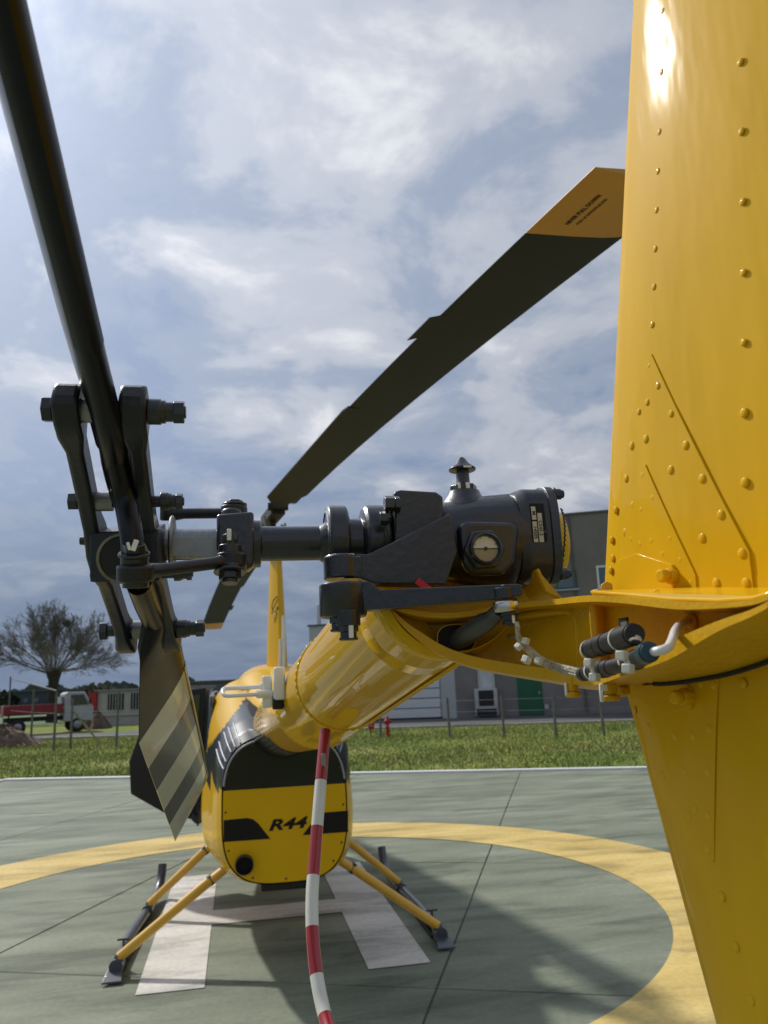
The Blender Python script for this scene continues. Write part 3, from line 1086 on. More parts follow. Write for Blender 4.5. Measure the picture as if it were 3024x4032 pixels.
ec = MB()
er = [rsq(gx(1085), 0.0555, 3.0), rsq(gx(1096), 0.0575, 3.4), rsq(gx(1106), 0.0590, 3.8), rsq(gx(1146), 0.0590, 3.8), rsq(gx(1148), 0.0595, 3.8)]
ec.grid(er, close=True)
ec.add(er[0], [tuple(range(48))])
ec.add(er[-1], [tuple(range(48))])
ec.build('end_section', GRY, gear, angle=50)
ec = MB()
er = [rsq(gx(1147), 0.0602, 3.8), rsq(gx(1149), 0.0618, 3.8), rsq(gx(1166), 0.0618, 3.8), rsq(gx(1168), 0.0600, 3.8)]
ec.grid(er, close=True)
ec.add(er[0], [tuple(range(48))])
ec.add(er[-1], [tuple(range(48))])
ec.build('end_cover', GRY, gear, angle=40)
for sy, sz in ((-1, 1), (1, 1), (-1, -1), (1, -1)):
    pb_ = Vector((gx(1166), GY + sy * 0.046, GZ + sz * 0.048))
    hexbolt(pb_, (1, 0, 0), [(0, 0.003, 0.0082, 16), (0.003, 0.011, 0.0068, 6), (0.011, 0.014, 0.005, 12)], 'bolt', BOLT, gear)
# yellow dome behind the end cover
dm = MB()
dm.lathe((gx(1150), GY + 0.02, GZ - 0.002), (1, 0, 0), [(0.0, 0.050), (0.026, 0.049), (0.036, 0.043), (0.042, 0.030), (0.045, 0.004)], n=40)
dm.build('gearbox_cap', YEL, gear)
dm = MB()
dm.lathe((gx(940), GY + 0.05, GZ), (1, 0, 0), [(0.0, 0.046), (0.03, 0.052), (0.06, 0.046)], n=40)
dm.build('gearbox_cap', YEL, gear)
# twisted safety wire
sw = MB()
wp = []
for i in range(60):
    t_ = i / 59
    a = R(200 + 95 * t_)
    c_ = Vector((gx(1176), GY + math.sin(a) * 0.062, GZ + math.cos(a) * 0.062 + 0.012 * math.sin(t_ * 3)))
    wp.append(c_ + Vector((math.sin(i * 1.9) * 0.0008, 0, math.cos(i * 1.9) * 0.0008)))
sw.tube(wp, 0.0011, n=6)
sw.tube([(-0.0599, -5.655, 1.9321), (-0.0641, -5.655, 1.9107), (-0.0625, -5.655, 1.8975), (-0.0643, -5.65, 1.8852)], 0.0013, n=6)
sw.build('safety_wire', BOLT, gear)
# sight glass: boss, hexagon and window
bs = MB()
bs.prism([(0.0172, -5.645, 1.9122), (0.0275, -5.645, 1.9165), (0.0807, -5.645, 1.9162), (0.0899, -5.645, 1.9106), (0.0819, -5.645, 1.8669), (0.0675, -5.645, 1.8542), (0.03, -5.645, 1.8548), (0.0188, -5.645, 1.8678)], (0, -0.018, 0))
bs.build('sight_glass_boss', GRY, gear, bevel=0.006, seg=4)
SG = V3((0.0437, -5.668, 1.8823))
sg = MB()
sg.lathe(SG + Vector((0, 0.012, 0)), (0, -1, 0), [(0, 0.0245), (0.016, 0.0245)], n=6, up=(0.5, 0, 1))
sgo = sg.build('sight_glass', GRY, gear, bevel=0.0022, seg=3)
sg = MB()
sg.lathe(SG + Vector((0, -0.0035, 0)), (0, -1, 0), [(0, 0.0190), (0.006, 0.0182), (0.0075, 0.0162), (0.006, 0.0150), (0.001, 0.0142)], n=36, capped=False)
sg.build('glass_rim', GRY, sgo)
for nm, m, s_ in (('glass_pane', mat('sight_glass_pale', (0.62, 0.64, 0.62), 0.15, coat=1.0), 1), ('oil_level', TAN, -1)):
    sg = MB()
    pts = []
    for i in range(25):
        a = math.pi * i / 24
        rr = 0.0138 - 0.0020 * (abs(math.sin(a * 4)) > 0.92)
        pts.append(SG + Vector((math.cos(a) * rr, -0.0055, s_ * math.sin(a) * rr)))
    sg.add(pts, [tuple(range(25))])
    sg.build(nm, m, sgo)
sg = MB()
sg.lathe(SG + Vector((0, -0.0052, 0)), (0, -1, 0), [(0, 0.0148), (0.0002, 0.0148)], n=32)
sg.build('glass_back', DSTEEL, sgo)
sg = MB()
sg.box(SG + Vector((0, -0.0058, 0)), (0.0275, 0.0008, 0.0010))
sg.lathe(SG + Vector((0, -0.0056, 0)), (0, -1, 0), [(0, 0.0022), (0.001, 0.0022)], n=12)
sg.build('level_line', BOLT, sgo)


# data plate wrapped on the housing, lettering running down it
def on_gear(x, s_, lift):
    return Vector((x, GY - 0.0592 * max(0.0, 1 - (abs(s_) / 0.0592) ** 3.8) ** (1 / 3.8) - lift, GZ + s_))


def wrap_rect(x0, x1, s0, s1, lift, m, name, parent):
    w_ = MB()
    w_.grid([[on_gear(x0 + (x1 - x0) * i / 3, s0 + (s1 - s0) * j / 8, lift) for j in range(9)] for i in range(4)])
    return w_.build(name, m, parent)


px0 = gx(1104)
dp = wrap_rect(px0, px0 + 0.0175, -0.012, 0.034, 0.0006, LETTER, 'data_plate', gear)
wrap_rect(px0 + 0.0012, px0 + 0.0065, 0.014, 0.030, 0.0010, PLATE, 'plate_field', dp)
wrap_rect(px0 + 0.0012, px0 + 0.0065, -0.0125, 0.012, 0.0010, PLATE, 'plate_field', dp)
wrap_rect(px0 + 0.0080, px0 + 0.0135, -0.0125, 0.022, 0.0010, PLATE, 'plate_field', dp)


def wrap_text(body, size, xc, sc, m, lift=0.0014):
    me = text_mesh(body, size, bold=size * 0.02, wide=1.15)
    me.materials.clear()
    me.materials.append(m)
    for v in me.vertices:
        u_, w_ = v.co.x, v.co.y
        v.co = on_gear(xc + w_, sc - u_, lift)
    o = bpy.data.objects.new('lettering', me)
    col.objects.link(o)
    setpar(o, dp)


wrap_text('C545-2', 0.0052, px0 + 0.0107, 0.004, LETTER)
wrap_text('14205', 0.0054, px0 + 0.0038, -0.001, LETTER)
wrap_text('M', 0.0054, px0 + 0.0038, 0.022, LETTER)
# filler / breather on top
vb = V3((0.044, -5.6, 1.9544))
vp = MB()
vp.lathe(vb, (0, 0, 1), [(-0.012, 0.034), (0.0, 0.026), (0.006, 0.0215), (0.012, 0.0192)], n=32)
vp.build('breather_boss', GRY, gear)
vp = MB()
vp.lathe(vb, (0, 0, 1), [(0.012, 0.0170), (0.0195, 0.0170)], n=6)
vp.lathe(vb, (0, 0, 1), [(0.0195, 0.0100), (0.022, 0.0085), (0.0385, 0.0082), (0.0390, 0.0165), (0.0415, 0.0170), (0.0480, 0.0085), (0.0545, 0.0045), (0.0565, 0.002)], n=28)
vpo = vp.build('breather', GRY, gear, bevel=0.0006)
for dx, z0, z1, w_, yy in ((0.001, 0.0118, 0.0200, 0.005, 0.0152), (-0.009, 0.0125, 0.020, 0.003, 0.0135), (0.002, 0.0385, 0.0410, 0.010, 0.0162)):
    tm = MB()
    tm.box(vb + Vector((dx, -yy - 0.0008, (z0 + z1) / 2)), (w_, 0.0018, z1 - z0))
    tm.build('torque_mark', MARK, gear, bevel=0.0006)
# clamp bolts on the flange
for p, s_ in (((-0.0565, -5.652, 1.9382), 1), ((-0.0666, -5.66, 1.9203), 0.8)):
    hexbolt(V3(p) + Vector((0.004, 0, 0)), (-1, 0, 0), [(0, 0.010 * s_, 0.0078 * s_, 14), (0.003, 0.013 * s_, 0.0105 * s_, 6)], 'bolt', BOLT, gear)
hexbolt(V3((-0.0538, -5.652, 1.9382)), (1, 0, 0), [(0, 0.006, 0.010, 6)], 'bolt', BOLT, gear)
# arm that reaches from the housing to the bellcrank pivot
ar = MB()
arm = [(0.0057, -5.645, 1.9232), (0.0113, -5.645, 1.8797), (-0.0045, -5.645, 1.8428), (-0.084, -5.645, 1.8454), (-0.0994, -5.645, 1.8519), (-0.1045, -5.645, 1.8552), (-0.1059, -5.645, 1.8781), (-0.0891, -5.645, 1.8779), (-0.049, -5.645, 1.8966)]
ar.prism(arm, (0, -0.028, 0))
ar.lathe(V3((-0.1167, -5.66, 1.8523)), (0, 0, 1), [(0, 0.0205), (0.024, 0.0205), (0.0265, 0.018)], n=32)
ar.lathe(V3((-0.117, -5.66, 1.8758)), (0, 0, 1), [(0, 0.0105), (0.0045, 0.0105)], n=6)
ar.box((-0.1072, -5.66, 1.8634), (0.02, 0.034, 0.024))
ar.build('pivot_arm', GRY, gear, bevel=0.007, seg=4)
rg = MB()
rg.box((-0.0316, -5.68, 1.8419), (0.017, 0.0015, 0.0075), Matrix.Rotation(R(38), 3, 'Y'))
rg.build('inspection_tag', mat('red_tag', (0.55, 0.012, 0.03), 0.5), gear)

# ---- bellcrank and push-pull rod
bc = MB()
lev = [(-0.1383, -5.672, 1.8421), (-0.0932, -5.672, 1.8452), (-0.0834, -5.678, 1.8352), (-0.043, -5.698, 1.8339), (0.0441, -5.742, 1.8304), (0.0482, -5.744, 1.8292), (0.0474, -5.744, 1.8188), (0.0262, -5.733, 1.8167), (-0.0899, -5.676, 1.8148), (-0.1391, -5.672, 1.8106)]
bc.prism(lev, (0, -0.026, 0))
bc.lathe(V3((-0.1199, -5.685, 1.8118)), (0, 0, 1), [(-0.003, 0.0235), (0.0, 0.025), (0.031, 0.025), (0.033, 0.023)], n=36)
bc.lathe(V3((0.0337, -5.755, 1.816)), (0, 0, 1), [(0, 0.0115), (0.012, 0.0115)], n=24)
bell = bc.build('bellcrank', GRY, heli, bevel=0.0025, seg=3)
for p, s_ in (((-0.1248, -5.69, 1.8124), 1.08), ((-0.1171, -5.7, 1.8027), 1.08)):
    hexbolt(p, (0, 0, -1), [(-0.012, 0.004, 0.012 * s_, 18), (0.002, 0.010, 0.0098 * s_, 6), (0.010, 0.0165, 0.0085, 12), (0.0155, 0.0185, 0.0100, 6)], 'castle_nut', BOLT, bell)
    tm = MB()
    tm.box(V3(p) + Vector((0.0015, -0.0105, -0.009)), (0.0050, 0.003, 0.0155))
    tm.build('torque_mark', MARK, bell, bevel=0.001)
re_ = MB()
RE = V3((0.0335, -5.757, 1.8089))
re_.lathe(RE + Vector((0, 0, -0.006)), (0, 0, 1), [(0, 0.0115), (0.0015, 0.0125), (0.010, 0.0125), (0.0115, 0.0115)], n=32)
rod = re_.build('rod_end', STEEL, heli, bevel=0.001)
re_ = MB()
re_.tube([RE + Vector((-0.006, 0.002, -0.003)), (0.0237, -5.74, 1.7992), (0.0182, -5.73, 1.7956), (-0.0001, -5.665, 1.7778)], [0.0075, 0.0085, 0.0105, 0.0110], n=22)
re_.build('push_rod', mat('rod_grey', (0.06, 0.06, 0.055), 0.45, metal=0.3, coat=0.2, var=0.2, vscale=40), rod)
hexbolt(RE + Vector((0.003, -0.002, -0.006)), (0, 0, -1), [(0, 0.003, 0.0100, 18), (0.002, 0.008, 0.0085, 6), (0.008, 0.0125, 0.0078, 14)], 'castle_nut', BOLT, rod)
hexbolt(V3((0.0359, -5.757, 1.8273)), (0, 0, 1), [(-0.003, 0.0030, 0.0085, 6)], 'bolt', BOLT, rod)
tm = MB()
tm.box(RE + Vector((0.004, -0.0088, -0.0125)), (0.0036, 0.002, 0.010))
tm.build('torque_mark', MARK, rod, bevel=0.001)

# ---- output shaft, pitch slider and yoke
sh = MB()
sh.lathe((0, GY, GZ), (1, 0, 0), [(gx(350), 0.0178), (gx(470), 0.0178)], n=36)
shaft = sh.build('output_shaft', mat('shaft_steel', (0.26, 0.26, 0.25), 0.34, metal=0.9, var=0.15, vscale=60, stretch=(6, 1, 1)), heli)
sh = MB()
sh.box((gx(415), GY - 0.0177, GZ - 0.006), (0.05, 0.0015, 0.020))
sh.lathe((0, GY, GZ), (1, 0, 0), [(gx(362), 0.0315), (gx(366), 0.034), (gx(370), 0.0315)], n=40)
sh.build('shaft_washer', DSTEEL, shaft)
sh = MB()
sh.lathe((0, GY, GZ), (1, 0, 0), [(gx(470), 0.0255), (gx(474), 0.0275), (gx(545), 0.0275), (gx(547), 0.0202), (gx(668), 0.0202), (gx(680), 0.0245), (gx(690), 0.026)], n=44)
slider = sh.build('pitch_slider', GRY, heli, angle=30, bevel=0.001)
sh = MB()
sh.lathe((0, GY, GZ), (1, 0, 0), [(gx(683), 0.041), (gx(687), 0.0442), (gx(722), 0.0442), (gx(727), 0.041), (gx(728), 0.0285), (gx(758), 0.0285), (gx(760), 0.040), (gx(768), 0.0445), (gx(806), 0.0445), (gx(814), 0.040), (gx(816), 0.031), (gx(836), 0.031), (gx(838), 0.026), (gx(860), 0.026)], n=52)
sh.build('bearing_housing', GRY, slider, angle=30, bevel=0.0012)
sh = MB()
sh.lathe((gx(681), GY, GZ), (1, 0, 0), [(0.0, 0.036), (0.002, 0.0425), (0.004, 0.0425)], n=44, capped=False)
sh.lathe((gx(836), GY, GZ), (1, 0, 0), [(0.0, 0.022), (0.02, 0.022)], n=30)
sh.build('bearing_shield', STEEL, slider)
# yoke lugs, front and back
yk = MB()
for p, dz in (((-0.2365, -5.632, 1.9114), 1), ):
    yk.prism([(-0.2531, -5.6, 1.9332), (-0.2118, -5.6, 1.9363), (-0.2116, -5.6, 1.8741), (-0.2215, -5.6, 1.8689), (-0.2309, -5.6, 1.8905), (-0.2529, -5.6, 1.8908)], (0, -0.030, 0))
yk.lathe(V3((-0.2379, -5.575, 1.951)), (0, 0, -1), [(0, 0.012), (0.03, 0.012)], n=20)
yk.build('yoke', GRY, slider, bevel=0.004, seg=3)
for p, sg_ in (((-0.2376, -5.648, 1.8938), [(-0.012, 0.0, 0.0085, 6), (0.0, 0.012, 0.0125, 18), (0.012, 0.014, 0.0100, 18)]),):
    hexbolt(p, (0, 0, -1), sg_, 'castle_nut', BOLT, slider, bevel=0.001)
tm = MB()
tm.box(V3((-0.2384, -5.6585, 1.9036)), (0.0048, 0.0025, 0.013))
tm.build('torque_mark', MARK, slider, bevel=0.001)
# pitch links
HUB = Vector((-0.333, -5.615, 1.895))
SP = Vector((0.03525, 0.89475, -0.44518))
CHD = Vector((0.39945, 0.39571, 0.82695))


def link(a, b_, ra, rb, name):
    a, b_ = V3(a), V3(b_)
    d = (b_ - a).normalized()
    m = MB()
    m.tube([a, a.lerp(b_, 0.12), a.lerp(b_, 0.25), a.lerp(b_, 0.8), a.lerp(b_, 0.9), b_], [ra * 0.9, 0.0085, 0.0066, 0.0066, 0.0085, rb * 0.9], n=16)
    m.lathe(a + Vector((0, 0, -0.0085)), (0, -0.25, 1), [(0, ra * 0.9), (0.002, ra), (0.015, ra), (0.017, ra * 0.9)], n=28)
    m.lathe(b_ + Vector((0, 0, -0.0085)), (0, 0.0, 1), [(0, rb * 0.9), (0.002, rb), (0.015, rb), (0.017, rb * 0.9)], n=28)
    return m.build(name, GRY2, slider, bevel=0.0012)


link((-0.3247, -5.728, 1.8531), (-0.2361, -5.648, 1.8764), 0.0175, 0.0165, 'pitch_link')
link((-0.3155, -5.54, 1.9535), (-0.2355, -5.56, 1.9499), 0.009, 0.0165, 'pitch_link')
for p, ax, sg_, m_ in (((-0.2374, -5.655, 1.8682), (0, -0.2, -1), [(-0.002, 0.004, 0.0125, 20), (0.004, 0.006, 0.0175, 24), (0.006, 0.014, 0.0120, 6), (0.014, 0.018, 0.0085, 18)], BOLT),
                       ((-0.2343, -5.56, 1.9522), (0, 0, 1), [(0, 0.006, 0.0105, 18), (0.006, 0.009, 0.015, 20), (0.009, 0.013, 0.010, 6)], BOLT),
                       ((-0.3259, -5.73, 1.86), (0, -0.45, 1), [(-0.006, 0.010, 0.0128, 24), (0.010, 0.013, 0.0150, 24), (0.013, 0.021, 0.0105, 6)], BOLT),
                       ((-0.3245, -5.728, 1.845), (0, 0.2, -1), [(-0.002, 0.006, 0.0125, 24)], BOLT)):
    hexbolt(p, ax, sg_, 'castle_nut', m_, slider, bevel=0.0008)
for p, s_, rz in (((-0.3232, -5.75, 1.8762), (0.0048, 0.002, 0.011), 0.3), ((-0.3286, -5.75, 1.8754), (0.0030, 0.002, 0.008), -0.3)):
    tm = MB()
    tm.box(p, s_, Matrix.Rotation(rz, 3, 'Y'))
    tm.build('torque_mark', MARK, slider, bevel=0.0008)

# ---- tail rotor hub: block with the teeter bearing and two long cheek plates
MD = Vector((0, 0.4455, 0.8953))
hb = MB()
bo = [(-0.3806, -5.668, 1.9054), (-0.3115, -5.668, 1.9088), (-0.3089, -5.668, 1.8547), (-0.3112, -5.668, 1.8524), (-0.3754, -5.668, 1.8531), (-0.3782, -5.668, 1.857)]
hb.prism(bo, (0, 0.07, 0.02))
hub = hb.build('tail_rotor_hub', GRY2, heli, bevel=0.003, seg=3)
TB = V3((-0.3459, -5.669, 1.8775))
tb = MB()
tb.lathe(TB, (0, -1, -0.15), [(-0.004, 0.0265), (0.0022, 0.0265), (0.0030, 0.0252), (0.0030, 0.0234), (0.0012, 0.023)], n=44, capped=False)
tb.build('bearing_ring', mat('bearing_brass', (0.20, 0.18, 0.13), 0.4, metal=0.6, var=0.15, vscale=60), hub)
tb = MB()
tb.lathe(TB, (0, -1, -0.15), [(0.0014, 0.0234), (0.0018, 0.018), (0.0008, 0.011), (0.0016, 0.003)], n=40)
tb.build('teeter_bearing', INT, hub)


def cheek(xo, name, side):
    """plate in the plane of rotation, at x offset xo from the hub"""
    pts_up, pts_dn = [], []
    prof_ = [(-0.236, 0.006), (-0.230, 0.016), (-0.212, 0.0205), (-0.192, 0.0185), (-0.170, 0.0150), (-0.10, 0.0150), (-0.05, 0.016), (-0.02, 0.026), (0.02, 0.026), (0.05, 0.016), (0.10, 0.0150), (0.145, 0.0150), (0.165, 0.0185), (0.185, 0.0205), (0.203, 0.016), (0.209, 0.006)]
    o_ = HUB + Vector((xo, 0, 0))
    th = 0.0200
    rows_ = []
    for s_, w_ in prof_:
        bend = 0.062 * max(0.0, -s_)
        tt = th * (1.15 if abs(s_) > 0.18 else 0.80)
        c_ = o_ + SP * s_ + Vector((bend, 0, 0))
        rows_.append([c_ + MD * w_ + Vector((-tt / 2, 0, 0)), c_ + MD * w_ + Vector((tt / 2, 0, 0)), c_ - MD * w_ + Vector((tt / 2, 0, 0)), c_ - MD * w_ + Vector((-tt / 2, 0, 0))])
    m = MB()
    m.grid(rows_, close=True)
    m.add(rows_[0], [(0, 1, 2, 3)])
    m.add(rows_[-1], [(3, 2, 1, 0)])
    return m.build(name, GRY2, hub, bevel=0.004, seg=3, angle=30)


cheek(-0.0475, 'cheek_plate', -1)
cheek(0.0085, 'cheek_plate', 1)


def cross_bolt(s_, xl, xr, r_, big, name='hinge_bolt'):
    o_ = HUB + SP * s_ + Vector((-SP.x * s_, 0, 0))
    m = MB()
    m.lathe(o_ + Vector((xl, 0, 0)), (1, 0, 0), [(0, r_ * 1.25), (0.009, r_ * 1.25)], n=6, up=(0, 0.3, 1))
    m.lathe(o_ + Vector((xl, 0, 0)), (1, 0, 0), [(0.009, r_ * 0.8), (xr - xl - 0.012, r_ * 0.8)], n=24)
    m.lathe(o_ + Vector((xr - big, 0, 0)), (1, 0, 0), [(0, r_ * 1.25), (big * 0.35, r_ * 1.25), (big * 0.36, r_ * 1.12), (big * 0.48, r_ * 1.12), (big * 0.49, r_ * 0.95), (big * 0.72, r_ * 0.95)], n=20)
    m.lathe(o_ + Vector((xr - big * 0.3, 0, 0)), (1, 0, 0), [(0, r_ * 1.15), (big * 0.30, r_ * 1.15)], n=6)
    m.lathe(o_ + Vector((xr, 0, 0)), (1, 0, 0), [(-0.001, r_ * 0.6), (0.0015, r_ * 0.6)], n=14)
    return m.build(name, BOLT, hub, bevel=0.0006)


cross_bolt(-0.212, -0.064, 0.058, 0.0095, 0.032)
cross_bolt(-0.085, -0.064, 0.048, 0.0075, 0.022)
cross_bolt(0.170, -0.070, 0.058, 0.0095, 0.034)
cross_bolt(0.045, -0.062, 0.050, 0.0075, 0.020)
for s_, x0, x1, r_ in ((-0.212, -0.028, -0.013, 0.011), (-0.085, -0.036, -0.018, 0.010), (0.170, -0.036, -0.022, 0.012)):
    sp_ = MB()
    sp_.lathe(HUB + SP * s_ + Vector((x0, 0, 0)), (1, 0, 0), [(0, r_), (x1 - x0, r_)], n=24)
    sp_.build('spacer', DSTEEL, hub)
gf = MB()
gf.tube([(-0.3883, -5.62, 1.9057), (-0.3994, -5.62, 1.9058)], [0.006, 0.0045], n=10)
gf.build('grease_fitting', BOLT, hub)


# ---- tail rotor blades
def tail_blade(sgn):
    sp = SP * sgn
    thick = 0.0088 if sgn > 0 else 0.0130
    ch = Vector((CHD.x, CHD.y * sgn, CHD.z * sgn))
    nr = sp.cross(ch).normalized()
    o_ = HUB + (Vector((-0.006, 0, 0)) if sgn < 0 else Vector((0, 0, 0)))
    st = [0.09, 0.11, 0.125, 0.145, 0.16, 0.18, 0.20, 0.22, 0.24, 0.265, 0.304, 0.394, 0.483, 0.573, 0.645, 0.722, 0.735]
    air = [(0.0, 0.0), (0.012, 0.36), (0.05, 0.68), (0.12, 0.92), (0.25, 1.0), (0.4, 0.92), (0.6, 0.64), (0.8, 0.34), (1.0, 0.05)]
    loop = [(c_, t_) for c_, t_ in air] + [(c_, -t_) for c_, t_ in reversed(air[1:])]
    m = MB()
    rows_ = []
    for r_ in st:
        f_ = min(1.0, max(0.0, (r_ - 0.13) / 0.09))
        f_ = f_ * f_ * (3 - 2 * f_)
        if sgn > 0:
            te_ = 0.013 + 0.037 * min(1.0, max(0.0, (r_ - 0.11) / 0.035)) + 0.051 * min(1.0, max(0.0, (r_ - 0.145) / 0.155))
        else:
            te_ = 0.013 + 0.088 * min(1.0, max(0.0, (r_ - 0.19) / 0.09))
        a0 = 0.013 + 0.016 * f_       # leading edge is the upper edge of the low blade
        cl, th = a0 + te_, 0.0140 + (thick - 0.0140) * f_
        if r_ > 0.72:
            th *= 0.6 if r_ > 0.73 else 1
        row = []
        for c_, t_ in loop:
            if f_ < 1:
                ang = math.atan2(t_, (0.5 - c_) * 2 + 1e-9)
                px_, py_ = 0.5 - 0.5 * math.cos(ang), math.sin(ang)
                c2, t2 = px_ + (c_ - px_) * f_, py_ + (t_ - py_) * f_
            else:
                c2, t2 = c_, t_
            row.append(o_ + sp * r_ + ch * (a0 - c2 * cl) + nr * (t2 * th))
        rows_.append(row)
    nL = len(loop)
    for i in range(len(rows_) - 1):
        r0 = (st[i] + st[i + 1]) / 2
        band = 1 if (0.304 < r0 < 0.394 or 0.483 < r0 < 0.573 or 0.645 < r0) else (2 if r0 > 0.304 else 0)
        o0 = len(m.v)
        m.grid([rows_[i], rows_[i + 1]], mi=band, close=True)
    m.add(rows_[-1], [tuple(range(nL))], mi=1)
    m.add(rows_[0], [tuple(range(nL))], mi=0)
    b_ = m.build('tail_rotor_blade', [BLADE, BLADEW, BLADES] if sgn > 0 else [BLADE, BLADE, BLADE], heli, angle=40)
    # leading edge strip and root fitting
    le_ = MB()
    rows_ = []
    for r_ in (0.30, 0.304, 0.45, 0.6, 0.722):
        f_ = 1.0
        rows_.append([o_ + sp * r_ + ch * (0.0295 - c_ * 0.13) * (0.55 + 0.45 * f_) + nr * (t_ * (thick + 0.0004)) for c_, t_ in ((0.10, 0.90), (0.05, 0.70), (0.012, 0.38), (-0.003, 0.0), (0.012, -0.38), (0.05, -0.70), (0.10, -0.90))])
    le_.grid(rows_)
    le_.build('leading_edge_strip', BLADES if sgn > 0 else BLADE, b_)
    return b_


bl_low = tail_blade(1)
bl_up = tail_blade(-1)
# pitch horn from the raised blade down past the hub to the link
hn = MB()
hn.tube(catmull([HUB - SP * 0.20 + Vector((-0.006, 0, 0)), HUB - SP * 0.165 + Vector((-0.005, -0.006, -0.002)), (-0.3393, -5.725, 1.9356), (-0.3299, -5.73, 1.8926), (-0.327, -5.73, 1.8676)], 6), [0.0132 if i < 6 else 0.0110 for i in range(25)], n=20)
hn.build('pitch_horn', BLADE, bl_up)
hn = MB()
hn.tube([(-0.3363, -5.62, 1.8603), (-0.3342, -5.57, 1.8429), HUB + SP * 0.16 + Vector((-0.006, 0, 0.0)), HUB + SP * 0.20 - CHD * 0.01], [0.0175, 0.0175, 0.018, 0.012], n=18, flat=0.8)
hn.build('root_fitting', BLADE, bl_low)

# ---- main rotor
MH = Vector((-0.015, MY, 3.222))
AZ = R(171.4)
md = Vector((math.sin(AZ), math.cos(AZ), 0))
mp = Vector((-md.y, md.x, 0))     # towards the leading edge, to the right of the aft blade


def main_blade(sgn):
    d = md * sgn
    pc = mp * sgn
    m = MB()
    st = [0.22, 0.42, 0.60, 0.80, 1.2, 1.7, 2.2, 2.7, 3.2, 3.7, 4.1, 4.5, 4.85, 4.90, 5.0, 5.18, 5.21]
    rows_ = []
    air = [(0.0, 0.0), (0.02, 0.4), (0.08, 0.8), (0.25, 1.0), (0.55, 0.75), (1.0, 0.06)]
    loop = air + [(c_, -t_ * 0.8) for c_, t_ in reversed(air[1:])]

    def zr(r_):
        return 3.2246 - 0.0078 * r_ - 0.00903 * r_ * r_ if sgn > 0 else 3.245 - 0.030 * r_ - 0.0163 * r_ * r_

    for r_ in st:
        f_ = min(1.0, max(0.35, (r_ - 0.3) / 0.5))
        cl = 0.295 * f_
        row = []
        for c_, t_ in loop:
            rr = r_
            if 4.8 < r_ < 4.95:      # slanting paint line
                rr = r_ + (0.5 - c_) * 0.06
            row.append(Vector((MH.x, MH.y, zr(rr))) + d * rr + pc * (0.25 - c_) * cl * 1.0 + pc * 0.06 * f_ + Vector((0, 0, t_ * 0.016 - (c_ - 0.3) * 0.012)))
        rows_.append(row)
    for i in range(len(st) - 1):
        m.grid([rows_[i], rows_[i + 1]], mi=1 if st[i] > 4.87 else 0, close=True)
    m.add(rows_[-1], [tuple(range(len(loop)))], mi=1)
    m.add(rows_[0], [tuple(range(len(loop)))], mi=0)
    b_ = m.build('main_rotor_blade', [MBLADE, MTIP], heli, angle=40)
    for r0, r1, w_ in ((3.98, 4.26, 0.030), ):
        t_ = MB()

        def te(r_, e):
            return Vector((MH.x, MH.y, zr(r_) - 0.011)) + d * r_ + pc * (0.06 - 0.75 * 0.295 - e)
        t_.prism([te(r0 + 0.06, -0.02), te(r0, w_), te(r1 - 0.05, w_), te(r1, -0.02)], (0, 0, 0.004))
        t_.build('trim_tab', MBLADE, b_)
    rb_ = MB()

    def pp(r_, c_, dz):
        return Vector((MH.x, MH.y, zr(r_) + dz)) + d * r_ + pc * (0.06 + (0.25 - c_) * 0.295)
    rb_.prism([pp(0.5, 0.1, -0.004), pp(2.98, 0.3, -0.004), pp(3.06, 1.03, -0.015), pp(2.98, 1.06, -0.015), pp(0.75, 1.06, -0.015), pp(0.5, 0.8, -0.01)], (0, 0, 0.008))
    rb_.build('root_doubler', MBLADE, b_)
    return b_


near_blade = main_blade(1)
far_blade = main_blade(-1)


def near_frame(r_, c_, dz):
    z_ = 3.2246 - 0.0078 * r_ - 0.00903 * r_ * r_ + dz
    o_ = Vector((MH.x, MH.y, z_)) + md * r_ + mp * (0.06 + (0.25 - c_) * 0.295)
    return frame(o_, Vector((md.x, md.y, -0.0078 - 0.01806 * r_)), mp)


fr = near_frame(5.03, 0.72, -0.0122)
fr = fr @ Matrix.Rotation(math.pi, 4, 'X')
lettering('NEVER PULL DOWN', 0.0185, fr, LETTER, near_blade, wide=0.95, bold=0.0006)
lettering('PUSH UP OPPOSITE BLADE', 0.0122, near_frame(5.03, 0.63, -0.0132) @ Matrix.Rotation(math.pi, 4, 'X'), LETTER, near_blade, wide=0.95, bold=0.0003)
hbm = MB()
hbm.box(MH + Vector((0, 0, 0.0)), (0.12, 0.55, 0.10), Matrix.Rotation(-AZ, 3, 'Z'))
hbm.lathe(MH + Vector((0, 0, -0.34)), (0, 0, 1), [(0, 0.03), (0.30, 0.03)], n=16)
mhub = hbm.build('main_rotor_hub', INT, heli, bevel=0.01)
for sx in (-1, 1):
    hbm = MB()
    hbm.tube([MH + md * 0.26 + Vector((sx * 0.085, 0, 0.02)), MH + md * 0.26 - Vector((sx * 0.085, 0, -0.02))], 0.035, n=12)
    hbm.build('hinge_bolt', BOLT, mhub)
for p0, p1 in (((-0.06, MY - 0.10, 2.86), (-0.09, MY - 0.16, 3.18)), ((0.07, MY + 0.1, 2.86), (0.10, MY + 0.14, 3.18)), ((0.09, MY - 0.08, 2.88), (0.06, MY - 0.1, 3.12))):
    hbm = MB()
    hbm.tube([p0, p1], 0.011, n=8)
    hbm.build('control_rod', DSTEEL, mhub)
hbm = MB()
hbm.lathe((0, MY, 2.845), (0, 0, 1), [(0, 0.05), (0.01, 0.10), (0.035, 0.10), (0.05, 0.05)], n=24)
hbm.build('swashplate', INT, mhub)

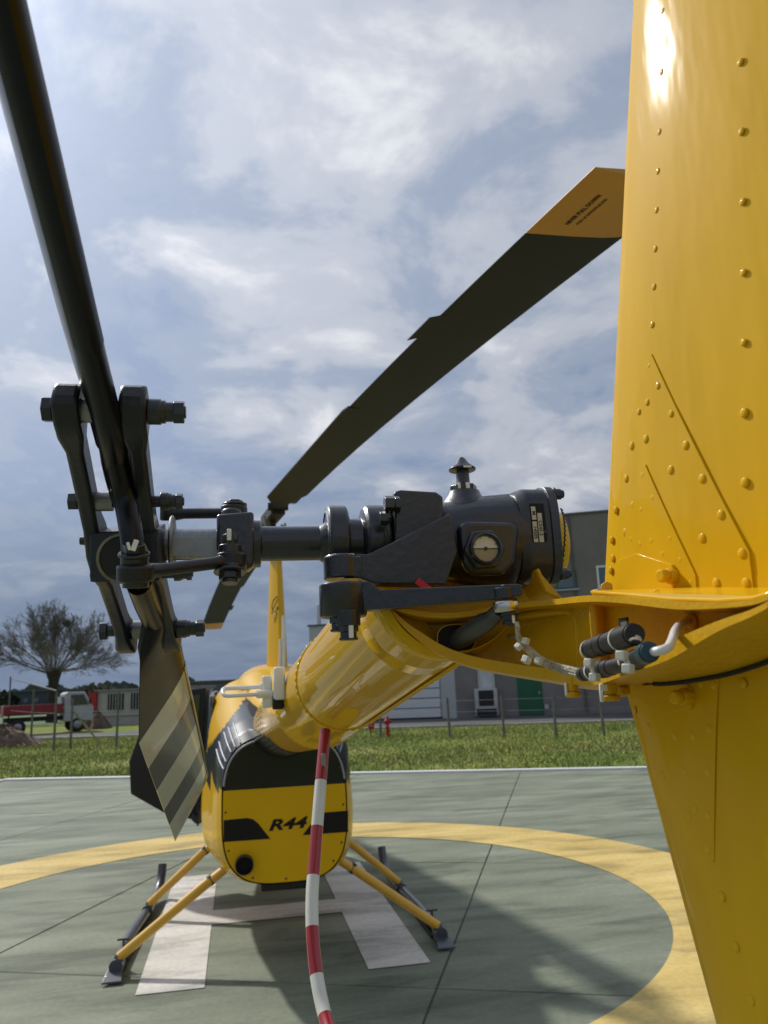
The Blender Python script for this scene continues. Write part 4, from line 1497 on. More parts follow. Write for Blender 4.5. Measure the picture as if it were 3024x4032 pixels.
# ---- mast fairing
mf = MB()
rows_ = []
for z_, w_, c_, yo in ((1.70, 0.095, 0.34, 0.0), (2.2, 0.078, 0.29, 0.02), (2.86, 0.052, 0.21, 0.05)):
    rows_.append([Vector((x_ * w_ + 0.012, MY + yo + y_ * c_, z_)) for x_, y_ in ((0.10, -0.62), (0.20, -0.61), (0.75, -0.25), (1.0, 0.1), (0.8, 0.45), (0.0, 0.62), (-0.8, 0.45), (-1.0, 0.1), (-0.85, -0.12))])
mf.grid(rows_, close=True)
mf.add(rows_[-1], [tuple(range(9))])
fair = mf.build('mast_fairing', YEL, heli, angle=25)
mf = MB()
mf.tube([(0.0606, -0.05, 2.3207), (0.0502, -0.05, 1.8063)], 0.016, n=10)
mf.tube([(0.0319, -0.05, 2.133), (0.0205, -0.05, 1.8075)], 0.012, n=10)
mf.build('fuel_vent', WHITE, fair)
em = MB()


def on_fairing(x_, z_):
    k_ = (z_ - 1.7) / 1.16
    w_, c_, yo = 0.095 - 0.043 * k_, 0.34 - 0.13 * k_, 0.05 * k_
    f_ = min(1.0, max(0.0, (0.012 + 0.10 * w_ - x_) / (0.95 * w_)))
    return Vector((x_, MY + yo - 0.62 * c_ + f_ * 0.50 * c_ - 0.003, z_))


for pts in ([(0.018, 0.02), (-0.008, 0.005), (-0.026, -0.035), (-0.028, -0.07)], [(0.02, -0.005), (-0.005, -0.045), (-0.024, -0.09), (-0.03, -0.12)], [(-0.03, -0.07), (-0.016, -0.105), (0.008, -0.095), (0.018, -0.065)], [(0.006, -0.075), (0.02, -0.09), (0.022, -0.075)], [(-0.024, -0.12), (0.0, -0.135), (0.012, -0.12)], [(-0.016, -0.145), (-0.006, -0.165), (-0.012, -0.2)], [(0.006, -0.115), (0.004, -0.16), (-0.006, -0.18)]):
    em.tube(catmull([on_fairing(x_, 2.478 + z_) for x_, z_ in pts], 4), 0.0036, n=5)
em.build('emblem', LETTER, fair)

# ---- fuselage
_dark = []


def rivet_me_dark():
    if not _dark:
        m = rivet_me.copy()
        m.materials.clear()
        m.materials.append(BOLT)
        _dark.append(m)
    return _dark[0]



def sect(y, a, z0, z1, n=4.0, N=48, taper=0.0):
    zc, bz = (z0 + z1) / 2, (z1 - z0) / 2
    out_ = []
    for i in range(N):
        t_ = 2 * math.pi * i / N + math.pi / 2
        c_, s_ = math.cos(t_), math.sin(t_)
        x_ = math.copysign(abs(c_) ** (2 / n), c_)
        z_ = math.copysign(abs(s_) ** (2 / n), s_)
        out_.append(Vector((x_ * a * (1 - taper * (z_ + 1) / 2), y, zc + z_ * bz)))
    return out_


def loft(keys, steps, N=64):
    rows_ = []
    for i in range(len(keys) - 1):
        for j in range(steps):
            f_ = j / steps
            k0, k1 = keys[i], keys[i + 1]
            rows_.append(sect(*[p + (q - p) * f_ for p, q in zip(k0, k1)][:5], N=N, taper=k0[5] + (k1[5] - k0[5]) * f_))
    k1 = keys[-1]
    rows_.append(sect(*k1[:5], N=N, taper=k1[5]))
    return rows_


def loft_obj(name, rows_, mats, parent, fn, cap0=True, cap1=True, angle=32, capm=0):
    m = MB()
    N = len(rows_[0])
    for i in range(len(rows_) - 1):
        for k_ in range(N):
            q = [rows_[i][k_], rows_[i][(k_ + 1) % N], rows_[i + 1][(k_ + 1) % N], rows_[i + 1][k_]]
            c_ = (q[0] + q[1] + q[2] + q[3]) / 4
            m.add(q, [(0, 1, 2, 3)], fn(c_))
    if cap0:
        m.add(rows_[0], [tuple(range(N))], capm)
    if cap1:
        m.add(rows_[-1], [tuple(range(N))], capm)
    return m.build(name, mats, parent, angle=angle)


# engine cowling (y from the rear panel forward) and cabin
YR = -1.30
cowl_rows = loft([(YR + 0.012, 0.395, 0.56, 1.45, 3.2, 0.0), (YR + 0.10, 0.43, 0.545, 1.50, 3.3, 0.02), (YR + 0.30, 0.475, 0.52, 1.56, 3.6, 0.06), (-0.6, 0.525, 0.48, 1.64, 4.0, 0.10), (-0.1, 0.61, 0.45, 1.76, 4.2, 0.16)], 10, N=96)


def cowl_m(c_):
    if c_.z < 1.125:
        return 0
    return 1 if c_.z < 1.36 + 1.25 * (0.5 - abs(c_.x)) else 0


cowl = loft_obj('engine_cowling', cowl_rows, [YEL, BLK], heli, cowl_m, cap0=False, cap1=False)
# flat rear panel with rounded corners, black above the belt line
rp_o = sect(YR, 0.385, 0.57, 1.43, 3.2, N=96)
rpm = MB()
nR = 96
for mi, lo_, hi_ in ((0, -9, 1.127), (1, 1.127, 9)):
    pts = []
    for i in range(nR):
        p, q = rp_o[i], rp_o[(i + 1) % nR]
        if lo_ <= p.z <= hi_:
            pts.append(p)
        if (p.z - 1.127) * (q.z - 1.127) < 0:
            pts.append(p.lerp(q, (1.127 - p.z) / (q.z - p.z)))
    rpm.add(pts, [tuple(range(len(pts)))], mi)
rpm.grid([rp_o, [Vector((p.x * 1.006, YR + 0.012, 1.0 + (p.z - 1.0) * 1.006)) for p in rp_o]], close=True, mi=1)
panel = rpm.build('rear_panel', [YEL, BLK], heli)
rpm = MB()
arch = rp_o[nR // 2:] + rp_o[:nR // 2]
rpm.tube([p + Vector((0, -0.002, 0)) for p in arch if p.z > 1.14], 0.006, n=8)
rpm.build('arch_trim', mat('trim_grey', (0.34, 0.35, 0.40), 0.5), panel)
# belt decals and lettering on the rear panel
yd = YR - 0.002
dc = MB()
dc.add([(-0.3799, -1.302, 0.9549), (-0.2358, -1.302, 0.9588), (-0.1988, -1.302, 0.9481), (-0.1676, -1.302, 0.9215), (-0.0942, -1.302, 0.827), (-0.3795, -1.302, 0.8286)], [(0, 1, 2, 3, 4, 5)])
dc.build('belt_decal', LETTER, panel)
dc = MB()
dc.add([(0.3977, -1.302, 0.9606), (0.3937, -1.302, 0.8334), (0.1071, -1.302, 0.8344), (0.2146, -1.302, 0.9588)], [(0, 1, 2, 3)])
dc.build('belt_decal', LETTER, panel)
tp = V3((0.007, -1.303, 0.9043))
lettering('R44', 0.088, frame(tp, (1, 0, 0.02), (0, 0, 1)), LETTER, panel, bold=0.0030, shear=0.28, wide=1.62, space=1.0)
# quarter-turn fasteners round the edge of the rear panel
for i in range(0, 96, 6):
    p = rp_o[i]
    q = Vector((p.x * 0.955, YR - 0.001, 1.0 + (p.z - 1.0) * 0.955))
    place(rivet_me_dark(), 'fastener', frame(q, (1, 0, 0), (0, 0, 1)) @ Matrix.Diagonal((0.007, 0.007, 0.004, 1)), panel)
# exhaust
ex = MB()
ec_ = V3((-0.2534, -1.3, 0.6937))
ex.lathe(ec_ + Vector((0, 0.03, 0)), (0, -1, 0), [(0, 0.056), (0.085, 0.056), (0.087, 0.051), (0.01, 0.049)], n=32, capped=False)
ex.lathe(ec_ + Vector((0, 0.0, 0)), (0, -1, 0), [(0.0, 0.052), (0.003, 0.052)], n=32, mi=1)
ex.build('exhaust_pipe', [mat('sooty_steel', (0.05, 0.045, 0.04), 0.55, metal=0.5, var=0.3, vscale=20), HOLE], panel)
# louvres round the upper arch of the cowling
for a in (158, 149, 140, 131, 122, 62, 52, 42, 32):
    k_ = round(((a - 90) / 360) * 96) % 96
    lv = MB()
    pts = []
    for i in (1, 6, 11, 16, 21):
        p = cowl_rows[i][k_]
        o_ = Vector((p.x, 0, p.z - 1.0)).normalized()
        pts.append(p + o_ * 0.004)
    lv.tube(pts, 0.0048, n=6)
    lv.build('louvre', MATS['trim_grey'], cowl)
# boom root fairing: black glossy collar
bf = MB()
rows_ = []
for y_, k_ in ((-1.05, 1.25), (-1.35, 1.08), (-1.75, 1.02), (-2.3, 1.012), (-2.9, 1.008)):
    d0_ = 92 + (-1.05 - y_) * 18
    rows_.append([boom_c(y_) + Vector((-math.sin(R(d)) * boom_r(y_) * k_, 0, math.cos(R(d)) * boom_r(y_) * k_)) for d in [d0_ + (360 - 2 * d0_) * q_ / 30 for q_ in range(31)]])
bf.grid(rows_)
collar = bf.build('boom_collar', BLK, heli)
rivet_dark = rivet_me_dark()
for y_ in (-2.0, -2.35, -2.7):
    for i in range(16):
        d = 35 + i * 9
        p = boom_pt(y_, d, 0.004)
        o = place(rivet_dark, 'rivet', frame(p, Vector((0, 0, 1)).cross(p - boom_c(y_)), Vector((0, 0, 1))) @ Matrix.Diagonal((0.007, 0.007, 0.004, 1)), collar)

cab_rows = loft([(-0.1, 0.61, 0.45, 1.76, 4.2, 0.16), (0.3, 0.64, 0.43, 1.84, 4.4, 0.16), (1.0, 0.645, 0.42, 1.86, 4.2, 0.18), (1.7, 0.62, 0.42, 1.80, 3.6, 0.22), (2.3, 0.52, 0.44, 1.50, 2.8, 0.26), (2.8, 0.34, 0.50, 1.12, 2.3, 0.2), (3.05, 0.08, 0.62, 0.86, 2.0, 0.0)], 8, N=64)


def cab_m(c_):
    return 1 if (1.125 < c_.z < 1.40 and c_.y < 0.35) else 0


cabin = loft_obj('cabin', cab_rows, [YEL, BLK], heli, cab_m, cap0=False)
# rear cabin bulkhead closes the cowl and carries the upper fairing
uf_rows = loft([(-1.0, 0.10, 1.40, 1.60, 2.4, 0.0), (-0.5, 0.26, 1.40, 1.74, 2.4, 0.1), (-0.05, 0.40, 1.40, 1.90, 2.6, 0.2), (0.5, 0.42, 1.4, 1.95, 2.8, 0.25), (1.0, 0.30, 1.4, 1.93, 2.6, 0.3)], 6, N=40)
upf = loft_obj('upper_fairing', uf_rows, [YEL], heli, lambda c_: 0)
st_ = MB()
st_.add([(-0.2856, -0.32, 1.7609), (-0.1876, -0.32, 1.7603), (-0.1878, -0.32, 1.736), (-0.2857, -0.32, 1.7332)], [(0, 1, 2, 3)])
st_.build('warning_label', REDL, upf)
# side windows
for sx in (-1, 1):
    for pts in ([(-0.02, 1.22), (0.02, 1.60), (0.10, 1.70), (0.62, 1.73), (0.66, 1.16), (0.1, 1.12)], [(0.74, 1.16), (0.72, 1.73), (1.25, 1.74), (1.62, 1.60), (1.85, 1.25), (1.7, 1.08)]):
        wm = MB()

        def sidex(y_, z_):
            return 0.640 * (1 - 0.17 * max(0, (z_ - 0.42) / 1.42)) + 0.012 - max(0, y_ - 1.2) ** 2 * 0.16 - max(0.0, 0.25 - y_) * 0.10
        q = [Vector((sx * sidex(y_, z_), y_, z_)) for y_, z_ in pts]
        wm.prism(q, (-sx * 0.03, 0, 0))
        wm.build('side_window', GLASSD, cabin, bevel=0.006)
# windscreen
ws = MB()
ws.grid([[Vector((x_, 1.95 + 0.5 * f_, 1.74 - 0.55 * f_)) for x_ in (-0.42, -0.2, 0, 0.2, 0.42)] for f_ in (0, 0.5, 1)])
ws.build('windscreen', GLASSD, cabin, solid=0.01)
# open left door, hinged at its front edge
dr = MB()
DY = 1.45
dpts = [(-0.6397, 1.45, 1.7764), (-0.8377, 1.45, 1.7626), (-1.0758, 1.45, 1.6852), (-1.2214, 1.45, 1.4759), (-1.3431, 1.45, 1.1221), (-1.3221, 1.45, 0.8302), (-1.0246, 1.45, 0.6467), (-0.7358, 1.45, 0.5575), (-0.6507, 1.45, 0.56)]
dr.prism(dpts, (0.0, 0.045, 0))
door = dr.build('cabin_door', INT, heli, bevel=0.012, seg=3)
dw = MB()
dw.prism([V3(p) + Vector((0, -0.004, 0)) for p in ((-0.6965, 1.45, 1.7126), (-0.8368, 1.45, 1.7011), (-1.0445, 1.45, 1.6316), (-1.1695, 1.45, 1.4476), (-1.2086, 1.45, 1.3045), (-0.7225, 1.45, 1.2792))], (0, 0.05, 0))
dw.build('door_window', GLASSD, door)
dw = MB()
dw.tube(catmull([(-0.7415, 1.4, 0.6064), (-0.6963, 1.36, 0.5686), (-0.6522, 1.32, 0.6042)], 5), 0.035, n=10)
dw.build('door_latch', INT, door)
dw = MB()
dw.box((-0.66, 0.60, 0.98), (0.02, 0.03, 0.14))
dw.build('door_handle', DSTEEL, cabin)
# dark edge of the open doorway and door pillar behind it
dwm = MB()
dwm.prism([(-0.655, 0.70, 0.62), (-0.655, 0.72, 1.10), (-0.60, 0.72, 1.76), (-0.60, 1.4, 1.76), (-0.655, 1.6, 1.1), (-0.655, 1.5, 0.62)], (-0.012, 0, 0))
dwm.build('doorway', INT, cabin)
# black band along the left side and belly fittings
bl = MB()
bl.box((0.02, -0.75, 0.49), (0.34, 0.6, 0.05))
bl.build('belly_panel', INT, cowl, bevel=0.01)
# ---- landing gear
for sx in (-1, 1):
    sk = MB()
    X_ = sx * 1.06
    sk.tube(catmull([(X_ + sx * 0.005, -0.80, 0.062), (X_, -0.2, 0.060), (sx * 1.025, 0.4, 0.060), (sx * 1.01, 0.72, 0.063), (sx * 1.00, 0.94, 0.085), (sx * 0.99, 1.06, 0.15), (sx * 0.985, 1.11, 0.26)], 6), 0.037, n=18)
    skid = sk.build('skid_tube', SKID, heli)
    sk = MB()
    sk.prism([(X_ - 0.034, -0.82, 0.085), (X_ + 0.034, -0.82, 0.085), (X_ + 0.062, -1.02, 0.022), (X_ - 0.062, -1.02, 0.022)], (0, 0, -0.012))
    sk.prism([(X_ - 0.036, -0.74, 0.098), (X_ - 0.036, -0.74, 0.02), (X_ - 0.042, -0.90, 0.012), (X_ - 0.042, -0.90, 0.058)], (0.076, 0, 0))
    sk.build('skid_shoe', SKID, skid, bevel=0.006, seg=3)
    sk = MB()
    sk.box((X_ - sx * 0.02, -0.1, 0.018), (0.05, 1.3, 0.014))
    sk.build('skid_plate', INT, skid)
    for y_, yt, zt_, xt, xs in ((-0.86, -0.78, 0.56, 0.40, 1.055), (0.40, 0.42, 0.53, 0.50, 1.02)):
        ct = MB()
        ct.tube([(sx * (xs - 0.01), y_, 0.11), (sx * (xt + 0.08), yt, zt_ - 0.055)], [0.036, 0.038], n=16, flat=0.85, side=(0, 1, 0))
        leg = ct.build('cross_tube', YTUBE, heli)
        ct = MB()
        ct.tube([(sx * (xt + 0.09), yt, zt_ - 0.062), (sx * (xt + 0.065), yt, zt_ - 0.045)], 0.036, n=14)
        ct.build('fairing_band', INT, leg)
        ct = MB()
        ct.tube([(sx * (xt + 0.07), yt, zt_ - 0.05), (sx * (xt - 0.08), yt, zt_ + 0.05)], 0.042, n=14, flat=0.7, side=(0, 1, 0))
        ct.build('tube_root', YTUBE, leg)
        ct = MB()
        ct.tube([(sx * xs, y_ - 0.05, 0.070), (sx * xs, y_ + 0.05, 0.070)], 0.043, n=14)
        ct.tube([(sx * xs, y_, 0.06), (sx * (xs - 0.02), y_, 0.125)], 0.034, n=14)
        ct.build('skid_saddle', SKID, leg)
    ct = MB()
    ct.tube([(X_ - sx * 0.02, -0.70, 0.09), (X_ - sx * 0.02, -0.70, 0.17)], 0.008, n=8)
    ct.tube([(X_ - sx * 0.06, -0.70, 0.17), (X_ + sx * 0.02, -0.70, 0.17)], 0.007, n=8)
    ct.build('wheel_mount', BOLT, skid)

# ------------------------------------------------------------------ buildings beyond the lane
STUC = mat('grey_stucco', (0.20, 0.185, 0.175), 0.95, var=0.10, vscale=0.9, bump=0.25, bscale=14)
LWALL = mat('pale_wall', (0.44, 0.46, 0.48), 0.9, var=0.06, vscale=0.8)
GARW = mat('garage_white', (0.58, 0.61, 0.64), 0.5, var=0.03, vscale=2)
GREEND = mat('green_door', (0.006, 0.10, 0.045), 0.5, var=0.06, vscale=4)
GREENF = mat('green_frame', (0.02, 0.09, 0.06), 0.5)
PANE = mat('window_pane', (0.05, 0.085, 0.10), 0.06, coat=1.0, spec=0.9)
PANE_REFL = mat('painted_pane_reflection', (0.50, 0.53, 0.54), 0.6, var=0.1, vscale=2)  # pale reflection in the ground-floor pane, painted as flat colour
METAL = mat('galvanised', (0.45, 0.46, 0.47), 0.4, metal=0.7, var=0.1, vscale=6)
ROOFE = mat('roof_edge', (0.10, 0.10, 0.10), 0.7)
FV = 33.0


def wbox(m, u0, u1, v0, v1, z0, z1, mi=0):
    m.box(W((u0 + u1) / 2, (v0 + v1) / 2, (z0 + z1) / 2), (u1 - u0, v1 - v0, z1 - z0), rotp, mi)
    return m


UJ = -2.7396
H_MAIN = 9.6184
H_WING = 4.8332
U_L = -10.2686
bld = empty('office_building', W(UJ, FV, -0.05), 'dark grey stucco building with a green door behind the fence', 'building')
wbox(MB(), UJ, UJ + 24, FV, FV + 12, -0.05, H_MAIN).build('wall', STUC, bld)
wbox(MB(), UJ - 0.06, UJ + 24.1, FV - 0.07, FV + 12.1, H_MAIN, H_MAIN + 0.10).build('roof_coping', ROOFE, bld)


def window(parent, x0, y0, x1, y1, frame_m, pane_m, bars=0):
    """x = along the facade, y = height; frame proud of the wall, pane inside it"""
    f_ = MB()
    t_ = 0.09
    for a0, a1, b0, b1 in ((x0, x1, y0, y0 + t_), (x0, x1, y1 - t_, y1), (x0, x0 + t_, y0 + t_, y1 - t_), (x1 - t_, x1, y0 + t_, y1 - t_)):
        wbox(f_, a0, a1, FV - 0.06, FV + 0.02, b0, b1)
    for i in range(bars):
        xm = x0 + (x1 - x0) * (i + 1) / (bars + 1)
        wbox(f_, xm - 0.03, xm + 0.03, FV - 0.055, FV + 0.02, y0 + t_, y1 - t_)
    w_ = f_.build('window', frame_m, parent)
    wbox(MB(), x0 + t_, x1 - t_, FV - 0.025, FV - 0.005, y0 + t_, y1 - t_).build('pane', pane_m, w_)
    wbox(MB(), x0 - 0.08, x1 + 0.08, FV - 0.12, FV - 0.002, y0 - 0.07, y0 - 0.005).build('sill', METAL, w_)
    return w_


window(bld, 2.5538, 5.9178, 3.5761, 6.8325, GREENF, PANE)
window(bld, 4.5431, 5.8695, 5.1530 + 0.6, 6.9574, WHITE, PANE)
window(bld, -1.6071, 1.2703, -0.7904, 2.4497, METAL, PANE_REFL)
gd = wbox(MB(), 0.2857, 1.4548, FV - 0.05, FV + 0.01, -0.02, 2.0879).build('door', GREEND, bld, bevel=0.02)
wbox(MB(), 1.2922, 1.3361, FV - 0.11, FV - 0.05, 0.95, 1.08).build('handle', METAL, gd)
ac = wbox(MB(), -1.7805, -0.6742, FV - 0.55, FV - 0.05, 0.02, 1.3145).build('cooling_unit', METAL, bld, bevel=0.03)
wbox(MB(), -1.5763, -0.8539, FV - 0.58, FV - 0.552, 0.4995, 1.2261).build('grille', INT, ac)
wbox(MB(), -1.7124, -0.7415, FV - 0.57, FV - 0.552, 0.06, 0.3680).build('grille', INT, ac)
for px in (1.6000, -1.8388):
    wbox(MB(), px - 0.09, px + 0.09, FV - 0.12, FV, 0.25 if px > 1 else 3.0, 0.45 if px > 1 else 3.2).build('meter_box', LWALL, bld)
flue = MB()
flue.lathe(W(3.1448, 34.0, H_MAIN - 0.2), (0, 0, 1), [(0, 0.11), (0.42, 0.11), (0.42, 0.16), (0.52, 0.14), (0.58, 0.03)], n=14)
flue.build('flue', METAL, bld)
dpz = MB()
for px in (3.4596, ):
    dpz.tube([W(px, FV - 0.06, 0.05), W(px, FV - 0.06, H_MAIN - 0.05)], 0.05, n=8)
dpz.build('downpipe', ROOFE, bld)

gar = empty('garage', W(UJ - 4, FV, -0.05), 'low pale garage with a white slatted door beside the grey building', 'building')
wbox(MB(), U_L, UJ - 0.01, FV + 0.03, FV + 10, -0.05, H_WING).build('wall', LWALL, gar)
wbox(MB(), U_L - 0.08, UJ - 0.01, FV - 0.05, FV + 10.1, H_WING, H_WING + 0.08).build('roof_coping', ROOFE, gar)
g0, g1, gh = -8.0625, -3.5132, 3.3
gdoor = wbox(MB(), g0, g1, FV + 0.0, FV + 0.02, 0.0, gh).build('garage_door', mat('garage_backing', (0.12, 0.13, 0.14), 0.7), gar)  # dark grey backing sheet behind the white slats
nz = 7
for i in range(nz):
    z0_, z1_ = 0.03 + gh * i / nz, gh * (i + 1) / nz - 0.012
    wbox(MB(), g0 + 0.02, g1 - 0.02, FV - 0.05, FV - 0.002, z0_, z1_).build('panel', GARW, gdoor, bevel=0.015, seg=1)
wbox(MB(), g0 - 0.02, g1 + 0.05, FV - 0.03, FV - 0.001, -0.03, 0.028).build('door_seal', INT, gdoor)
flue = MB()
flue.lathe(W(-10.0200, 34.0, H_WING - 0.2), (0, 0, 1), [(0, 0.12), (1.35, 0.12), (1.42, 0.10), (1.46, 0.03)], n=14)
flue.build('flue', METAL, gar)

# ------------------------------------------------------------------ fence along the meadow
POST = mat('post_grey', (0.13, 0.125, 0.11), 0.8, var=0.2, vscale=8)
WIRE = mat('fence_wire', (0.16, 0.16, 0.155), 0.5, metal=0.5)


def fence(name, label, posts, h, wires, cat='fence'):
    e = empty(name, (posts[0][0], posts[0][1], -0.06), label, cat)
    for i, p in enumerate(posts):
        x_, y_ = p[0], p[1]
        hh = p[2] if len(p) > 2 else h
        m = MB()
        lean = random.uniform(-0.03, 0.03)
        m.tube([(x_, y_, -0.1), (x_ + lean, y_, hh)], [0.045, 0.04], n=8)
        m.build('post', POST, e)
    for z_ in wires:
        m = MB()
        m.tube([(p[0], p[1], z_) for p in posts], 0.006, n=4)
        m.build('wire', WIRE, e)
    return e


R_POSTS = [(2.3524, 21.7671, 0), (4.1852, 20.6464, 0), (6.1676, 18.8251, 0), (7.7011, 17.9219, 0), (8.9603, 16.7462, 0), (10.2074, 16.0692, 0), (11.6956, 15.6449, 0)]
fence('wire_fence', 'thin post and wire fence crossing the meadow before the grey building', [(p[0], p[1]) for p in R_POSTS], 1.22, (0.35, 0.75, 1.1))
L_POSTS = [((-12.3351, 36.8953, 0)[:2]), ((-8.7285, 27.0954, 0)[:2]), ((-7.0047, 23.3225, 0)[:2]), ((-6.5245, 23.6991, 0)[:2]), ((-4.8737, 23.172, 0)[:2])]
lf = fence('site_fence', 'leaning posts and rail of the building site fence beside the truck', [(*p, h_) for p, h_ in zip(L_POSTS, (2.9, 2.1, 1.95, 1.7, 1.85))], 1.9, (1.2,))
m = MB()
m.tube([(-12.3351, 36.8953, 0)[:2] + (2.80,), (-7.0047, 23.3225, 0)[:2] + (1.98,)], 0.028, n=6)
m.build('rail', POST, lf)
m = MB()
p3 = (-6.5245, 23.6991, 0)
m.tube([(p3[0] + 0.05, p3[1], 1.25), (p3[0] + 0.75, p3[1] + 1.4, 0.0)], 0.04, n=6)
m.build('brace', mat('pale_wood', (0.34, 0.30, 0.25), 0.8, var=0.2, vscale=6), lf)

# red hydrant and red marker by the fence
HYD = mat('hydrant_red', (0.34, 0.012, 0.02), 0.45, var=0.1, vscale=10)
hyp = (4.4905, 20.9198, 0)
hy = empty('fire_hydrant', (hyp[0], hyp[1], -0.05), 'small red fire hydrant standing in the grass', 'hydrant')
m = MB()
m.lathe((hyp[0], hyp[1], -0.06), (0, 0, 1), [(0, 0.10), (0.04, 0.10), (0.05, 0.07), (0.42, 0.065), (0.44, 0.10), (0.56, 0.105), (0.60, 0.07), (0.68, 0.05), (0.70, 0.02)], n=16)
m.build('barrel', HYD, hy)
for s_ in (-1, 1):
    m = MB()
    m.tube([(hyp[0], hyp[1], 0.44), (hyp[0] + s_ * 0.15, hyp[1], 0.44)], 0.045, n=10)
    m.build('outlet', HYD, hy)
mkp = (4.1233, 22.4524, 0)
mk = empty('red_marker', (mkp[0], mkp[1], -0.05), 'tall red tapering marker on a post, left of the hydrant', 'marker')
m = MB()
m.prism([(mkp[0] - 0.30, mkp[1] + 0.02, 1.35), (mkp[0] + 0.28, mkp[1] + 0.02, 1.35), (mkp[0] + 0.13, mkp[1], 0.14), (mkp[0] - 0.07, mkp[1], 0.14)], (0, 0.10, 0))
m.build('panel', HYD, mk, bevel=0.02)
m = MB()
m.tube([(mkp[0] + 0.03, mkp[1] + 0.14, -0.06), (mkp[0] + 0.03, mkp[1] + 0.14, 1.3)], 0.03, n=8)
m.build('post', POST, mk)

# ------------------------------------------------------------------ left background: truck, site hut, earth heap, tree
TP = Vector((-10.4331, 37.8794, -0.05))
tdir = Vector((0.93, 0.36, 0)).normalized()
tside = Vector((-tdir.y, tdir.x, 0))
tm_ = Matrix((tdir, tside, Vector((0, 0, 1)))).transposed()


def tbox(m, x, y, z, sx, sy, sz, mi=0):
    m.box(TP + tm_ @ Vector((x, y, z)), (sx, sy, sz), tm_, mi)
    return m


trk = empty('tipper_truck', TP, 'small red and white tipper truck parked behind the site fence', 'truck')
TRED = mat('truck_red', (0.20, 0.012, 0.022), 0.45, var=0.15, vscale=3)
TWHI = mat('truck_white', (0.36, 0.37, 0.38), 0.4, var=0.1, vscale=3)
TYRE = mat('tyre', (0.015, 0.015, 0.015), 0.85)
bed = tbox(MB(), -1.05, 0, 1.02, 2.7, 1.7, 0.10).build('bed', TRED, trk)
for x, y, sx_, sy_ in ((-1.05, -0.86, 2.7, 0.05), (-1.05, 0.86, 2.7, 0.05), (-2.42, 0, 0.05, 1.68), (0.32, 0, 0.05, 1.68)):
    tbox(MB(), x, y, 1.27, sx_, sy_, 0.42).build('side_board', TRED, bed, bevel=0.01)
tbox(MB(), -0.3, 0, 0.75, 4.1, 0.8, 0.22).build('chassis', INT, trk)
cabm = MB()
prof = [(0.42, 0.55), (0.42, 1.95), (0.55, 2.05), (1.42, 2.05), (1.72, 1.45), (1.86, 1.25), (1.88, 0.55)]
cabm.prism([TP + tm_ @ Vector((x, -0.84, z)) for x, z in prof], tm_ @ Vector((0, 1.68, 0)))
cb_ = cabm.build('cab', TWHI, trk, bevel=0.05, seg=3)
for s_ in (-1, 1):
    wm = MB()
    wm.prism([TP + tm_ @ Vector((x, s_ * 0.845, z)) for x, z in ((0.72, 1.35), (0.72, 1.90), (1.36, 1.90), (1.60, 1.38))], tm_ @ Vector((0, -s_ * 0.02 + s_ * 0.03, 0)))
    wm.build('window', GLASSD, cb_)
tbox(MB(), 0.41, 0, 1.62, 0.02, 1.2, 0.42).build('window', GLASSD, cb_)
wm = MB()
wm.prism([TP + tm_ @ Vector((x, -0.7, z)) for x, z in ((1.46, 1.95), (1.75, 1.42), (1.78, 1.43), (1.49, 1.97))], tm_ @ Vector((0, 1.4, 0)))
wm.build('windscreen', GLASSD, cb_)
for s_ in (-1, 1):
    tbox(MB(), 1.66, s_ * 1.0, 1.55, 0.08, 0.16, 0.3).build('mirror', INT, cb_)
tbox(MB(), 0.24, 0, 1.62, 0.06, 1.6, 0.40).build('headboard', METAL, trk)
for x in (-1.75, 1.1):
    for s_ in (-1, 1):
        wm = MB()
        wm.lathe(TP + tm_ @ Vector((x, s_ * 0.62, 0.38)), tm_ @ Vector((0, s_, 0)), [(0, 0.34), (0.02, 0.38), (0.2, 0.38), (0.22, 0.34)], n=20)
        w_ = wm.build('wheel', TYRE, trk)
        wm = MB()
        wm.lathe(TP + tm_ @ Vector((x, s_ * 0.84, 0.38)), tm_ @ Vector((0, s_, 0)), [(0, 0.20), (0.01, 0.18), (0.015, 0.05)], n=16)
        wm.build('rim', DSTEEL, w_)
tbox(MB(), -2.46, -0.6, 0.95, 0.05, 0.3, 0.1).build('tail_lamp', RED, trk)
tbox(MB(), -2.46, 0.6, 0.95, 0.05, 0.3, 0.1).build('tail_lamp', RED, trk)

HU = (-8.8881, 44.5136, -0.05)
hut = empty('site_hut', HU, 'pale site hut with two barred windows and a red end panel', 'hut')
hd = Vector((0.97, -0.22, 0)).normalized()
hs = Vector((-hd.y, hd.x, 0))
hm_ = Matrix((hd, hs, Vector((0, 0, 1)))).transposed()


def hbox(m, x, y, z, sx, sy, sz):
    m.box(Vector(HU) + hm_ @ Vector((x, y, z)), (sx, sy, sz), hm_)
    return m


hbox(MB(), 2.6, 1.6, 1.0, 6.4, 3.0, 2.1).build('wall', mat('hut_wall', (0.36, 0.35, 0.34), 0.85, var=0.12, vscale=1.5), hut)
hbox(MB(), 2.6, 1.6, 2.10, 6.7, 3.3, 0.10).build('roof', mat('hut_roof', (0.22, 0.23, 0.24), 0.8), hut)
for x in (0.55, 2.0, 3.6):
    w_ = hbox(MB(), x, 0.085, 1.40, 1.0, 0.05, 0.95).build('window', INT, hut)
    for kx in (-0.36, -0.18, 0, 0.18, 0.36):
        hbox(MB(), x + kx, 0.045, 1.40, 0.035, 0.02, 0.95).build('bar', METAL, w_)
hbox(MB(), -0.85, 0.0, 1.05, 0.50, 0.3, 1.9).build('end_panel', mat('hut_red', (0.30, 0.015, 0.02), 0.5), hut)
hbox(MB(), 1.3, 0.04, 0.62, 4.4, 0.06, 0.10).build('ledge', METAL, hut)


